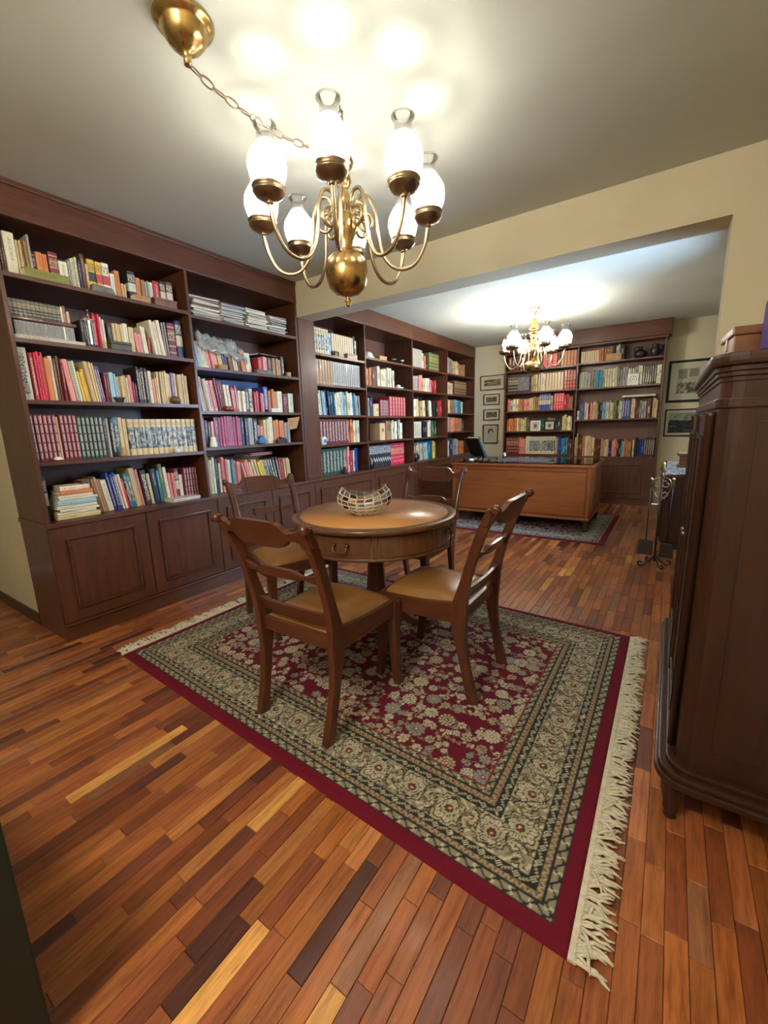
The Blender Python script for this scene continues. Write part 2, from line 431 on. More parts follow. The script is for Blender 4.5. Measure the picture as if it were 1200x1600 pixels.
# ------------------------------------------------------------------ floor planks
floor = struct(empty('floor', (0, 0, 0)))
box('subfloor', 'dark_baseboard', floor, -4.8, XR, -.9, YEND, -.05, -.0035)
def proj(p):
    d = Vector(p)-Vector((0, 0, CAM_H)); z = d.dot(fwd)
    if z < .05: return None
    return 600+FPX*d.dot(r2)/z, 800-FPX*d.dot(u2)/z
PC = [lin(146, 84, 44), lin(162, 98, 52), lin(122, 66, 38), lin(140, 78, 46), lin(104, 54, 36), lin(172, 112, 62), lin(86, 46, 36), lin(154, 90, 54), lin(116, 64, 46), lin(204, 150, 84), lin(140, 92, 64), lin(158, 94, 48)]
PWT = [12, 12, 12, 12, 8, 8, 4, 10, 8, 1.6, 6, 12]
planks = []
PW = .047
nrow = int((XR+4.8)/PW)+1
for i in range(nrow):
    x0 = -4.8+i*PW; x1 = min(x0+PW, XR); y = -.9-random.random()*.3
    while y < YEND:
        L = random.choice((.2, .25, .25, .3, .3, .36, .42)); y1 = min(y+L, YEND)
        if y1 > -.9 and y1-max(y, -.9) > .01:
            c = random.choices(PC, PWT)[0]; k = 1.15*random.uniform(.78, 1.2)
            planks.append((x0, x1, max(y, -.9), y1, tuple(v*k for v in c), (random.random()*30, random.random()*30, 0)))
        y = y1
def pk_area(p):
    q = [proj((x, y, 0)) for x, y in ((p[0], p[2]), (p[1], p[2]), (p[1], p[3]), (p[0], p[3]))]
    cx, cy = (p[0]+p[1])/2, (p[2]+p[3])/2
    if None in q or cx < XF-.02 and cy > .84: return 0
    if -2.42 < cx < -.09 and .88+(-.09-cx)*.05 < cy < 2.6: return 0
    mx = sum(a for a, _ in q)/4; my = sum(b for _, b in q)/4
    if not (0 < mx < 1200 and 0 < my < 1600): return 0
    return abs(sum(q[i][0]*q[(i+1) % 4][1]-q[(i+1) % 4][0]*q[i][1] for i in range(4)))/2
order = sorted(planks, key=pk_area, reverse=True)
def plank_mesh(name, ps):
    vs, fs, cs, os_ = [], [], [], []
    g, ch = .0006, .0012
    for x0, x1, y0, y1, c, of in ps:
        o = len(vs); z = random.uniform(-.0004, .0003)
        a, b_, d, e = x0+g, x1-g, y0+g, y1-g
        vs += [(a, d, -.004), (b_, d, -.004), (b_, e, -.004), (a, e, -.004), (a, d, z-ch), (b_, d, z-ch), (b_, e, z-ch), (a, e, z-ch), (a+ch, d+ch, z), (b_-ch, d+ch, z), (b_-ch, e-ch, z), (a+ch, e-ch, z)]
        for k in range(4):
            k2 = (k+1) % 4; fs += [(o+k, o+k2, o+4+k2, o+4+k), (o+4+k, o+4+k2, o+8+k2, o+8+k)]
        fs.append((o+8, o+9, o+10, o+11)); cs += [(*c, 1)]*12; os_ += [of]*12
    me = bpy.data.meshes.new(name); me.from_pydata(vs, [], fs)
    at = me.color_attributes.new('Col', 'FLOAT_COLOR', 'POINT'); at.data.foreach_set('color', np.array(cs, np.float32).ravel())
    at = me.attributes.new('off', 'FLOAT_VECTOR', 'POINT'); at.data.foreach_set('vector', np.array(os_, np.float32).ravel())
    me.materials.append(M['plank_wood']); me.update(); return me
for p in order[:300]:
    o = bpy.data.objects.new('plank', plank_mesh('plank', [p])); COL.objects.link(o); o.parent = floor
o = bpy.data.objects.new('plank_field', plank_mesh('plank_field', order[300:])); COL.objects.link(o); o.parent = floor; o['kind'] = 'stuff'
# ------------------------------------------------------------------ bookcases on the left wall
def shelf_mesh(x0, x1, y0, y1, z, mat='case_wood_y', parent=None, sag=.006, t=.022):
    mb = MB(); n = 6; rings = []
    for i in range(n+1):
        u = i/n; dz = -sag*math.sin(PI*u); y = y0+(y1-y0)*u
        rings.append([(x0, y, z+dz-t), (x1, y, z+dz-t), (x1, y, z+dz), (x0, y, z+dz)])
    return mb.loft(rings).build('shelf', mat, parent)
near = empty('bookcase', (XF, .842, .72), label='dark wood wall bookcase with two bays nearest the camera', cat='bookcase')
def wbox(name, mat, parent, x0, x1, y0, y1, z0, z1, bev=0):   # world box under a parent placed without rotation
    px, py, pz = parent.location
    return box(name, mat, parent, x0-px, x1-px, y0-py, y1-py, z0-pz, z1-pz, bev)
def wshelf(parent, x0, x1, y0, y1, z, sag=.006):
    px, py, pz = parent.location
    return shelf_mesh(x0-px, x1-px, y0-py, y1-py, z-pz, 'case_wood_y', parent, sag)
wbox('side_panel', 'case_wood_z', near, XW, XF, .842, .862, .72, 2.30, .002)
wbox('side_panel', 'case_wood_z', near, XW, XF, 2.900, 2.924, .72, 2.30, .002)
wbox('divider', 'case_wood_z', near, XW+.012, XF-.002, 1.865, 1.885, .72, 2.30, .002)
wbox('back_panel', 'case_back_wood', near, XW+.001, XW+.012, .862, 2.90, .72, 2.30)
wbox('cornice', 'case_wood_y', near, XF-.02, XF+.004, .842, 2.924, 2.30, 2.472, .002)
wbox('cornice_moulding', 'case_wood_y', near, XF+.004, XF+.016, .842, 2.924, 2.447, 2.472, .003)
wbox('top_panel', 'case_wood_y', near, XW+.012, XF-.02, .862, 2.90, 2.30, 2.32)
NEAR_A = [2.035, 1.717, 1.402, 1.067]; NEAR_B = [2.020, 1.670, 1.357, 1.090]
for z in NEAR_A: wshelf(near, XW+.012, XF-.004, .862, 1.865, z, 0)
for z in NEAR_B: wshelf(near, XW+.012, XF-.004, 1.885, 2.90, z, 0)
far = empty('bookcase', (XF, 3.124, .72), label='dark wood wall bookcase with four bays beyond the beam', cat='bookcase')
DIV = [(3.124, 3.142), (3.935, 3.953), (4.968, 4.988), (6.010, 6.028), (7.074, 7.094)]
for i, (a, b_) in enumerate(DIV): wbox('side_panel' if i in (0, 4) else 'divider', 'case_wood_z', far, XW+.012, XF, a, b_, .72, 2.30, .002)
wbox('back_panel', 'case_back_wood', far, XW+.001, XW+.012, 3.124, 7.094, .72, 2.30)
wbox('cornice', 'case_wood_y', far, XF-.02, XF+.004, 3.126, 4.977, 2.30, 2.472, .002)
wbox('cornice', 'case_wood_y', far, XF-.02, XF+.004, 4.979, 7.094, 2.30, 2.472, .002)
wbox('top_panel', 'case_wood_y', far, XW+.012, XF-.02, 3.142, 7.074, 2.30, 2.32)
FARZ = [[1.920, 1.635, 1.338, 1.045], [1.974, 1.673, 1.331, 1.047], [1.970, 1.670, 1.331, 1.045], [1.975, 1.670, 1.387, 1.10]]
for i, zs in enumerate(FARZ):
    for z in zs: wshelf(far, XW+.012, XF-.004, DIV[i][1], DIV[i+1][0], z, 0)
pil = struct(empty('trim_3', (XF, 2.925, .72)), 'dark wood pilaster covering the pier between the two bookcases')
wbox('pilaster_board', 'case_wood_z', pil, XW, XF+.006, 2.9255, 3.1235, .72, 2.186, .002)
wbox('pilaster_base', 'case_wood_y', pil, XF+.006, XF+.014, 2.928, 3.122, .735, .752, .003)
wt = tag(box('worktop', 'case_wood_y', None, XW, XF+.014, .835, 7.10, .692, .72, .004), 'long dark polished wood ledge running under both wall bookcases', 'worktop')
SE = [.842, 1.930, 3.025, 4.050, 5.075, 6.095, 7.094]
CL = ['two-door dark wood base cabinet at the near end of the bookcases', 'two-door dark wood base cabinet behind the chair by the bookcase', 'single-door dark wood base cabinet just beyond the pier', 'dark wood base cabinet, second beyond the pier', 'dark wood base cabinet beside the left end of the desk', 'dark wood base cabinet in the far corner by the picture wall']
for i in range(6):
    y0, y1 = SE[i], SE[i+1]
    c = empty('base_cabinet', (XF, y0, 0), label=CL[i], cat='cabinet', group='base cabinets under the bookcases')
    wbox('body', 'case_wood_z', c, XW+.002, XF-.02, y0, y1, 0, .6915)
    wbox('plinth', 'case_wood_y', c, XF-.02, XF, y0, y1, 0, .092, .002)
    wbox('plinth_moulding', 'case_wood_y', c, XF-.02, XF+.010, y0, y1, .092, .108, .005)
    nd = 2 if i < 2 else 1
    for k in range(nd):
        a = y0+(y1-y0)*k/nd+.003; e = y0+(y1-y0)*(k+1)/nd-.003
        d = wbox('door', 'case_wood_z', c, XF-.02, XF, a, e, .112, .688, .002)
        p0, p1, z0, z1 = a+.088, e-.088, .196, .612
        mb = MB()
        for q in ((p0-.012, p1+.012, z0-.012, z0+.004), (p0-.012, p1+.012, z1-.004, z1+.012), (p0-.012, p0+.004, z0+.004, z1-.004), (p1-.004, p1+.012, z0+.004, z1-.004)):
            mb.box(0, .011, q[0]-y0, q[1]-y0, q[2], q[3])
        mb.build('panel_moulding', 'case_wood_y', d, .004)
# ------------------------------------------------------------------ bookcase on the back wall
YK = 6.885
bk = empty('bookcase', (-1.2, YK, 0), label='dark wood bookcase with overhanging cornice on the back wall', cat='bookcase')
BXL, BXD, BXR = -2.285, -1.215, -.150
for a, b_ in ((BXL, BXL+.02), (BXD-.011, BXD+.011), (BXR-.02, BXR)): wbox('divider' if a > -1.4 and a < -1 else 'side_panel', 'case_wood_z', bk, a, b_, YK, YEND-.012, .0, 2.27, .002)
wbox('back_panel', 'case_back_wood', bk, BXL, BXR, YEND-.012, YEND-.001, 0, 2.27)
wbox('cornice', 'case_wood_x', bk, BXL-.04, BXR+.045, YK-.045, YEND-.001, 2.275, 2.472, .004)
wbox('cornice_moulding', 'case_wood_x', bk, BXL-.012, BXR+.014, YK-.014, YEND-.001, 2.245, 2.275, .004)
BZL = [2.010, 1.675, 1.390, 1.075, .715]; BZR = [2.022, 1.669, 1.224, .690]
for z in BZL: wbox('shelf', 'case_wood_x', bk, BXL+.02, BXD-.011, YK+.004, YEND-.012, z-.022, z, .001)
for z in BZR: wbox('shelf', 'case_wood_x', bk, BXD+.011, BXR-.02, YK+.004, YEND-.012, z-.022, z, .001)
for a, b_, zt in ((BXL+.02, BXD-.011, .69), (BXD+.011, BXR-.02, .665)):
    d = wbox('door', 'case_wood_z', bk, a, b_, YK, YK+.02, .095, zt, .002)
    mb = MB(); q = (a+.2, b_-.13, .17, zt-.08)
    for s_ in ((q[0], q[1], q[2], q[2]+.016), (q[0], q[1], q[3]-.016, q[3]), (q[0], q[0]+.016, q[2], q[3]), (q[1]-.016, q[1], q[2], q[3])):
        mb.box(s_[0]+1.2, s_[1]+1.2, -.010, 0, s_[2], s_[3])
    mb.build('panel_moulding', 'case_wood_x', d, .003)
wbox('plinth', 'case_wood_x', bk, BXL+.02, BXR-.02, YK+.002, YK+.02, 0, .07)
wbox('plinth_moulding', 'case_wood_x', bk, BXL, BXR, YK-.010, YK, .070, .088, .004)

# ------------------------------------------------------------------ books
BC = dict(W=(lin(205, 196, 172), 'ivory'), C=(lin(196, 172, 128), 'cream'), Y=(lin(205, 170, 60), 'yellow'), O=(lin(188, 112, 62), 'tan orange'), B=(lin(92, 56, 40), 'brown'), A=(lin(156, 118, 80), 'light brown'),
          R=(lin(158, 36, 44), 'red'), M=(lin(104, 22, 38), 'maroon'), K=(lin(206, 36, 74), 'crimson pink'), P=(lin(206, 128, 122), 'pale pink'), G=(lin(28, 62, 46), 'dark green'), T=(lin(40, 110, 130), 'teal'),
          L=(lin(142, 172, 186), 'pale blue'), U=(lin(40, 62, 138), 'blue'), N=(lin(30, 38, 68), 'navy'), S=(lin(150, 148, 142), 'grey'), D=(lin(32, 30, 32), 'black'), V=(lin(98, 82, 128), 'violet'),
          E=(lin(82, 96, 52), 'olive green'), Q=(lin(172, 84, 120), 'rose'))
BC = {k: (tuple(min(.85, v*1.28) for v in c), n) for k, (c, n) in BC.items()}
def book_mesh(style):
    mb = MB()
    # boards and rounded spine: x -1..0 depth, y 0..1 thickness, z 0..1 height
    sec = [(-.06, 0), (-.02, .02), (-.004, .14), (0, .35), (0, .65), (-.004, .86), (-.02, .98), (-.06, 1)]
    outer = [(-1, 0)]+sec+[(-1, 1), (-1, .94), (-.06, .94), (-.06, .06), (-1, .06)]
    n = len(outer); lo = [(x, y, 0) for x, y in outer]; hi = [(x, y, 1) for x, y in outer]
    mb.add(lo+hi, [(k, (k+1) % n, n+(k+1) % n, n+k) for k in range(n)], 0)
    for zz, flip in ((0, 1), (1, 0)):   # caps in three convex pieces
        r = lo if zz == 0 else hi
        for idx in ((0, 1, n-2, n-1), (1, 2, 3, 4, 5, 6, 7, 8, n-3, n-2), (8, 9, n-4, n-3)):
            mb.add([r[i] for i in idx], [tuple(range(len(idx)))[::-1] if flip else tuple(range(len(idx)))], 0)
    mb.box(-.975, -.06, .06, .94, .015, .985, 1)
    me = bpy.data.meshes.new('book_'+style); me.from_pydata(mb.v, [], mb.f)
    me.materials.append(M['book_'+style]); me.materials.append(M['paper']); me.polygons.foreach_set('material_index', mb.m); me.update()
    return me
BM = {s: book_mesh(s) for s in ('plain', 't', 'b', 'v', 'k', 'p', 's', 'z')}
def ordn(i): return str(i)+('th' if 10 <= i % 100 <= 20 else {1: 'st', 2: 'nd', 3: 'rd'}.get(i % 10, 'th'))
def jit(c, a=.12):
    k = random.uniform(1-a, 1+a); return tuple(min(1, max(0, v*k*random.uniform(.95, 1.05))) for v in c)
def put_book(style, col, loc, dims, rot, label, cat, group, name='book'):
    o = bpy.data.objects.new(name, BM[style]); COL.objects.link(o)
    o.location = loc; o.scale = dims; o.rotation_euler = rot; o.color = (*col, 1)
    return tag(o, label, cat, group)
def parse(spec):
    for tk in spec.split():
        if tk[0] == '_': yield ('_', int(tk[1:])/1000, 0, 1, '', 0, False); continue
        st = tk[-1] == '!'; tk = tk.rstrip('!')
        ln = 0
        if '/' in tk: tk, ln = tk.split('/'); ln = int(ln)
        c = tk[0]; w, rest = tk[1:].split(':'); h, rest = rest.split('*')
        n = ''.join(ch for ch in rest if ch.isdigit()); s = rest[len(n):] or 'plain'
        yield (c, int(w)/1000, int(h)/1000, int(n), s, ln, st)
STUFF = dict(v=[], f=[], c=[])
def stuff_box(mat4, col):
    o = len(STUFF['v'])
    vs = [(x, y, z) for z in (0, 1) for y in (0, 1) for x in (-1, 0)]
    vs = [(x, y, z) for x, y, z in vs]+[(.0, .5, 0), (.0, .5, 1)]
    vs = [(x if x < -.5 else (-.03 if y != .5 else 0), y, z) for x, y, z in vs]
    STUFF['v'] += [tuple(mat4 @ Vector(p)) for p in vs]
    for f in ((0, 4, 6, 2), (0, 1, 5, 4), (2, 6, 7, 3), (1, 8, 9, 5), (8, 3, 7, 9), (4, 5, 9, 7, 6), (0, 2, 3, 8, 1)): STUFF['f'].append(tuple(i+o for i in f))
    STUFF['c'] += [(*col, 1)]*10
    # printed title strip on the spine
    if random.random() < .8:
        o = len(STUFF['v']); z0 = random.uniform(.15, .55); z1 = min(.93, z0+random.uniform(.12, .4)); w = random.uniform(.14, .26)
        STUFF['v'] += [tuple(mat4 @ Vector(p)) for p in ((.004, .5-w, z0), (.004, .5+w, z0), (.004, .5+w, z1), (.004, .5-w, z1))]
        STUFF['f'].append((o, o+1, o+2, o+3)); lm = sum(col)/3
        ic = tuple(v*.35 for v in col) if lm > .18 else tuple(min(1, .35+v*1.4) for v in col)
        STUFF['c'] += [(*ic, 1)]*4
def row(spec, z, start, end, face, where, sets=None, individual=True, back=.05, ztop=9):
    """one shelf of books. face 'x': spines look along +X and the row runs along +Y; face 'y': spines look along -Y, row along +X"""
    items = list(parse(spec))
    tot = sum(w*n/math.cos(math.radians(ln)) for c, w, h, n, s, ln, st in items)
    k = (end-start)/tot if end else 1.0
    y = start; i = 0; si = 0
    for c, w, h, n, s, ln, st in items:
        if c == '_': y += w*k; continue
        is_set = st or s == 'v'
        hs = h*random.uniform(.98, 1.02)
        for q in range(n):
            i += 1; hh = hs*(1 if is_set else random.uniform(.94, 1.05)); tt = w*k*(1 if is_set else random.uniform(.86, 1.0))
            hh = min(hh, ztop-z-.012)
            dep = min(.24 if face == 'x' else .17, max(.12, hh*.72)); bk_ = back+(0 if is_set else random.uniform(0, .02))
            a = math.radians(ln)
            col = BC[c][0] if is_set else jit(BC[c][0])
            if face == 'x': loc, rot = (XF-bk_, y, z+.0005), (a, 0, 0)
            else: loc, rot = (y, YK+bk_, z+.0005), (a, 0, -PI/2)
            dims = (dep, tt*(.95 if is_set else .985), hh)
            if is_set:
                nm = BC[c][1]
                put_book(s, col, loc, dims, rot, '%s set volume, %s from left, %s' % (nm, ordn(i), where), 'book volume', '%s set volumes on %s' % (nm, where), 'set_volume')
            elif individual:
                th = 'thin' if tt < .017 else ('thick' if tt > .034 else 'medium')
                hw = ' tall' if hh > .225 else (' short' if hh < .15 else '')
                put_book(s, col, loc, dims, rot, '%s%s %s book, %s from left on %s' % (th, hw, BC[c][1], ordn(i), where), 'book', 'books on '+where)
            else:
                hh2 = hh*random.uniform(.88, 1.03); dims = (dep, tt*.95*random.uniform(.88, 1), min(hh2, ztop-z-.012)); col = jit(BC[c][0], .34)
                m4 = Matrix.LocRotScale(Vector(loc), Matrix.Rotation(rot[2], 3, 'Z') @ Matrix.Rotation(rot[0], 3, 'X'), Vector(dims))
                stuff_box(m4, col)
            y += w*k/math.cos(a)
    return y
LB, PB = 'shelf %s of leftmost bookcase bay', 'shelf %s of bookcase bay beside pier'
row('B13:150*3 W50:205*1 C11:185*2 A14:180*2 S11:215*1 D19:150*1b O31:150*1 O26:145*1 M44:160*1b W45:140*1 S15:150*1 W11:170*3t N17:160*1 B22:205*1 C13:150*1 Y41:185*1k Y37:185*1k W43:185*1k W29:130*1 O30:165*1 C12:90*2 _21 D48:170*1k O32:160*1 A22:140*1 S14:150*2 W23:140*1 R46:165*1 D41:170*1k B44:175*1k', NEAR_A[0], .866, 1.800, 'x', 'top '+LB[:6]+LB[9:], ztop=2.30)
row('M28:150*1k W10:200*2 S10:170*2 C17:180*1 _43 D17:150*2 S13:175*3t K12:190*3t W14:180*2 _10 D17:160*2 C16:165*4 W30:180*1 C32:160*1 _14 P22:130*2/4 W16:175*2/4 R17:120*1 _24 W23:220*3/6 N18:235*2s/3 M62:230*1b N58:250*1k', NEAR_A[1], 1.070, 1.852, 'x', 'second shelf of leftmost bookcase bay', ztop=2.0)
row('W62:285*1t R20:255*1t K11:250*4t O26:240*1 C21:255*1 B15:240*2 M13:230*1 _18 P33:225*1/5 W33:225*1s/5 Y14:170*2/6 Y19:180*1/6 C14:235*2/6 C14:230*2/5 V14:225*2t/5 M15:175*2 L28:175*1 L12:170*2 C16:170*2 C14:165*2 P16:180*2 M14:130*2 D17:225*2t D23:220*2t W24:215*1 O18:160*1 C12:180*2 C16:215*2 C16:210*4 V26:215*1 C21:215*5', NEAR_A[2], .866, 1.838, 'x', 'third shelf of leftmost bookcase bay', ztop=1.695)
row('M21:258*6v C14:240*1 M21:258*4v G23:250*6v D20:250*1 S17:250*1 D24:245*1t T32:245*1p C25:245*2 C36:230*13p!', NEAR_A[3], .866, 1.852, 'x', 'fourth shelf of leftmost bookcase bay', ztop=1.38)
row('D20:270*2k _210 B26:215*2/8 A17:215*3/8 W38:205*1/8 U17:235*3t/7 W13:230*2/7 K19:200*1/7 T21:240*2p/6 C21:260*2/6 P21:240*1/6 D44:255*1t/5 C24:200*1/5 N40:255*1/4 T23:240*1/4 E34:255*1/4 W24:240*1/4 P20:205*2/3 M34:215*1k W30:195*1 M22:225*5v', .72, .868, 1.852, 'x', 'ledge under leftmost bookcase bay', back=.10, ztop=1.045)
row('_28 L22:190*2/8 W24:190*3t/8 P20:180*3/8 C19:175*3/8 N26:185*2/8 B42:200*1/8 C22:185*2/8 D25:165*1/8 O25:165*2/8 W30:150*2/8 _60 R46:140*1 P27:150*2 B24:150*2 A25:145*4 D34:165*1', NEAR_B[1], 1.888, 2.780, 'x', 'second shelf of bookcase bay beside pier', ztop=2.0)
row('_38 W25:250*3s/8 P34:245*2t/8 M21:240*3/8 W26:215*2/5 R21:190*3t/4 W30:170*2 D46:185*1t W38:180*1p R20:165*4 P31:150*1 U45:205*1t O28:190*2 O43:175*1 W56:190*1 M30:150*2 _10 W62:165*1', NEAR_B[2], 1.888, 2.880, 'x', 'third shelf of bookcase bay beside pier', ztop=1.648)
row('R18:215*2 D26:200*2 P26:200*1 M42:215*1 Q21:235*9t N29:215*2 S50:215*1 D44:205*1t P30:160*2 C29:215*2 W42:215*1 O30:200*4 S30:180*2t', NEAR_B[3], 1.890, 2.800, 'x', 'fourth shelf of bookcase bay beside pier', ztop=1.335)
row('W50:300*1s C23:300*1 W26:280*2 D32:270*1 W21:230*1 P18:270*3t W20:270*2 T27:260*1 P21:240*3t _60 P23:240*3/15 C20:235*4/14 Y32:225*2/14 S22:235*4p/13 D31:245*2t/10 R25:220*2/6 C18:215*4/4', .72, 1.890, 2.830, 'x', 'ledge under bookcase bay beside pier', back=.10, ztop=1.068)
# bays beyond the beam: matching sets volume by volume, loose books as one mass
def fx(bay, sh, spec, a, e, back=.05):
    zs = FARZ[bay]+[.72]; tops = [2.30]+[q-.022 for q in FARZ[bay]]
    row(spec, zs[sh], a, e, 'x', '%s shelf of %s bay beyond beam' % (('top', 'second', 'third', 'fourth', 'lowest')[sh], ('first', 'second', 'third', 'last')[bay]), individual=False, back=back if sh < 4 else .09, ztop=tops[sh])
fx(0, 0, 'C26:240*7p! L34:245*1 C26:225*10v! G26:230*1 W26:220*1', 3.15, 3.87)
fx(0, 1, 'A26:235*7t! S22:235*13t!', 3.15, 3.90)
fx(0, 2, 'L16:240*1 W16:250*3/5 L16:245*2/5 N20:245*3/5 T14:245*2/5 W16:245*4/4 L15:240*2/4 W16:240*5/3 T15:235*2/3 S16:235*3/2', 3.17, 3.90)
fx(0, 3, 'M30:255*11t! O24:235*3 W18:240*1 C22:245*1 W34:250*1k', 3.15, 3.88)
fx(0, 4, 'G32:280*9t! P22:270*2 R18:260*2 W18:260*1 U44:290*1t', 3.15, 3.88)
fx(1, 1, 'O30:190*3 B28:190*2 W28:220*1k C24:210*2 W30:235*2t W22:225*2', 3.97, 4.62)
fx(1, 2, 'V24:235*1 S24:225*2 N20:230*2 _10 C45:165*2 M24:190*5v! K4:200*1 P3:200*1', 3.97, 4.47)
fx(1, 2, 'R44:245*6v!', 4.48, 4.87)
fx(1, 3, 'C22:230*1 _150 C70:225*1 A30:225*2 W24:235*3 N22:240*1 W30:235*2k', 3.97, 4.80)
fx(1, 4, 'B24:260*1 D30:275*11z! K42:275*5b!', 4.00, 4.88)
fx(2, 0, 'S32:240*6b! W36:200*1 O26:205*1 D30:190*1 _20 E34:240*5b!', 5.00, 5.84)
fx(2, 1, 'S34:190*4t! _30 P24:215*2 C22:200*3 W24:205*3 P24:190*2 _20 R26:190*3', 5.00, 5.78)
fx(2, 2, 'V24:240*2 W24:235*2 C40:225*3/5 D28:240*2/6 W24:230*2/5 _20 D34:230*2 R30:240*2/4', 5.00, 5.95)
fx(2, 3, 'W28:220*6t! _40 D28:235*3 W24:230*2 E26:235*2 G28:235*2', 5.00, 5.78)
fx(2, 4, '_60 C28:235*3/6 W26:260*4/5 L26:260*2/3 T34:265*2 Y26:265*2', 5.00, 5.82)
fx(3, 0, 'N30:250*1 W26:240*2 S28:235*2 C30:215*4 A28:200*4', 6.04, 6.82)
fx(3, 1, 'B24:220*2 C26:200*3 W26:190*2 _30 B34:225*8b!', 6.04, 6.86)
fx(3, 2, 'P26:220*2 C24:210*2 A26:205*3 _30 L28:215*2 T26:205*2 W22:200*2', 6.04, 6.74)
fx(3, 3, 'C36:225*3 P26:220*3 O28:215*3 A26:220*3 B28:215*2', 6.05, 6.78)
fx(3, 4, 'D36:250*2 W24:260*2 N30:255*2 S26:250*3 O28:240*4', 6.05, 6.90)
def fy(side, sh, spec, a, e):
    zs = BZL if side == 0 else BZR; tops = [2.245]+[q-.022 for q in zs]
    row(spec, zs[sh], a, e, 'y', '%s shelf of %s bay on back wall' % (('top', 'second', 'third', 'fourth', 'lowest')[sh], ('left', 'right')[side]), individual=False, back=.03, ztop=tops[sh])
fy(0, 0, 'B40:215*6 A40:215*3 K48:200*3b! B34:190*1 O30:215*5b!', -2.24, -1.235)
fy(0, 1, 'D36:255*5b! N24:250*8t! D30:250*1 C38:255*3 _10 W32:255*4 C46:255*6v! S14:250*1 R44:265*4b!', -2.24, -1.235)
fy(0, 2, 'P22:200*2 W40:190*3 O26:190*3 P36:180*2 C30:195*2 A26:225*3 U30:240*5k! C34:225*1 _10 K32:235*4b! R34:235*2 A22:190*2', -2.24, -1.26)
fy(0, 3, 'O26:205*5 C26:215*5 E30:210*1 B26:215*2 G22:200*9 A24:205*4 D26:205*3 C24:215*3 W24:220*2', -2.24, -1.25)
fy(0, 4, 'M44:270*5b! P26:265*4 W20:265*3 W40:270*10p! C22:265*2 U26:270*2 T34:270*3 B28:265*2', -2.24, -1.24)
fy(1, 0, 'C30:160*8v! O32:180*2 A36:185*3 D44:200*1b W24:210*2 D70:225*1', -1.18, -.62)
fy(1, 1, 'S22:230*1 W24:240*3 L24:235*2 O22:235*1 S22:245*2 T44:250*2p C24:250*1 W30:255*5 S30:255*4 W24:250*3 S22:250*2 W26:260*2 D24:255*6t! W30:260*2', -1.19, -.175)
fy(1, 2, 'W34:130*1 V28:250*3 W30:265*2 M26:250*1 P22:245*2 C26:245*3 D34:240*2 L24:240*3 W28:245*3 C22:240*2 E26:260*2 W24:255*2 U34:265*3t! V22:260*1 C30:260*2 B20:265*3 S34:250*3 B80:270*1 C24:265*3', -1.19, -.185)
fy(1, 3, 'C22:310*2 B24:315*3 O22:310*2 W24:315*2 C30:290*3 B24:250*2 M24:245*2 C28:260*4 N24:235*2 P24:235*3 D30:250*2t L22:240*2 O26:245*2 A60:240*1p C24:240*1 N38:255*2 U26:250*2 D28:265*5t!', -1.20, -.18)

me = bpy.data.meshes.new('loose_books'); me.from_pydata(STUFF['v'], [], STUFF['f'])
at = me.color_attributes.new('Col', 'FLOAT_COLOR', 'POINT'); at.data.foreach_set('color', np.array(STUFF['c'], np.float32).ravel())
me.materials.append(M['book_row']); me.update()
o = bpy.data.objects.new('loose_books', me); COL.objects.link(o)
tag(o, 'mixed loose books filling the shelves of the room beyond the beam', 'books', kind='stuff')
# books and magazines lying flat
def flat(col, style, cx, cy, z, L, Wd, t, ang, label, cat, group, name):
    # spine towards the room; L along the wall, Wd depth
    ca, sa = math.cos(ang), math.sin(ang)
    ox, oy = Wd/2, L/2
    loc = (cx+ox*ca-oy*sa, cy+ox*sa+oy*ca, z+.0004)
    return put_book(style, col, loc, (Wd, t, L), (PI/2, 0, ang), label, cat, group, name)
z = .7205
hs = [(.22, .15, .030), (.20, .14, .016), (.205, .15, .014), (.21, .15, .020), (.20, .15, .030), (.20, .15, .013), (.18, .14, .016), (.17, .14, .024), (.15, .13, .028)]
cl = ['C', 'W', 'W', 'W', 'L', 'W', 'W', 'O', 'W']
for i, ((L, Wd, t), c) in enumerate(zip(hs, cl)):
    flat(jit(BC[c][0]), 'plain', XF-.115, 1.03+random.uniform(-.008, .008), z, L, Wd, t, random.uniform(-.06, .06), 'flat %s book, %s from bottom of stack at near end of ledge' % (BC[c][1], ordn(i+1)), 'book', 'books stacked flat on the ledge', 'book'); z += t+.0006
flat(lin(205, 200, 190), 'plain', XF-.065, 1.69, .7205, .21, .13, .026, .05, 'thick white book lying flat in front of the maroon set', 'book', None, 'book')
flat(lin(130, 132, 40), 'plain', XF-.048, 1.06, NEAR_A[0]+.0005, .20, .075, .045, .03, 'lime green book lying flat on top shelf of leftmost bay', 'book', None, 'book')
flat(lin(176, 120, 66), 'plain', XF-.04, 1.565, NEAR_A[0]+.0005, .10, .055, .034, .06, 'small tan book lying flat on top shelf of leftmost bay', 'book', None, 'book')
# magazine stacks on top shelf beside the pier
for si, (cy, n, L, sl) in enumerate(((2.045, 13, .24, 'leftmost'), (2.28, 12, .22, 'second'), (2.52, 13, .21, 'third'), (2.74, 13, .20, 'rightmost'))):
    z = NEAR_B[0]+.0005
    for i in range(n):
        t = random.uniform(.007, .015)
        flat(jit(random.choice([BC['W'][0], BC['W'][0], BC['S'][0], lin(180, 172, 160), lin(190, 178, 150), lin(150, 130, 122)])), 'plain', XF-.15+random.uniform(-.015, .01), cy+random.uniform(-.016, .016), z, L*random.uniform(.88, 1.0), .21, t, random.uniform(-.14, .14),
             'pale magazine, %s from bottom of %s stack on top shelf beside pier' % (ordn(i+1), sl), 'magazine', '%s magazine stack on top shelf beside pier' % sl, 'magazine'); z += t+.0006
flat(lin(170, 50, 56), 't', XF-.2, 2.47, .992, .26, .2, .012, .05, 'red book lying across tops of leaning books on the ledge', 'book', None, 'book')
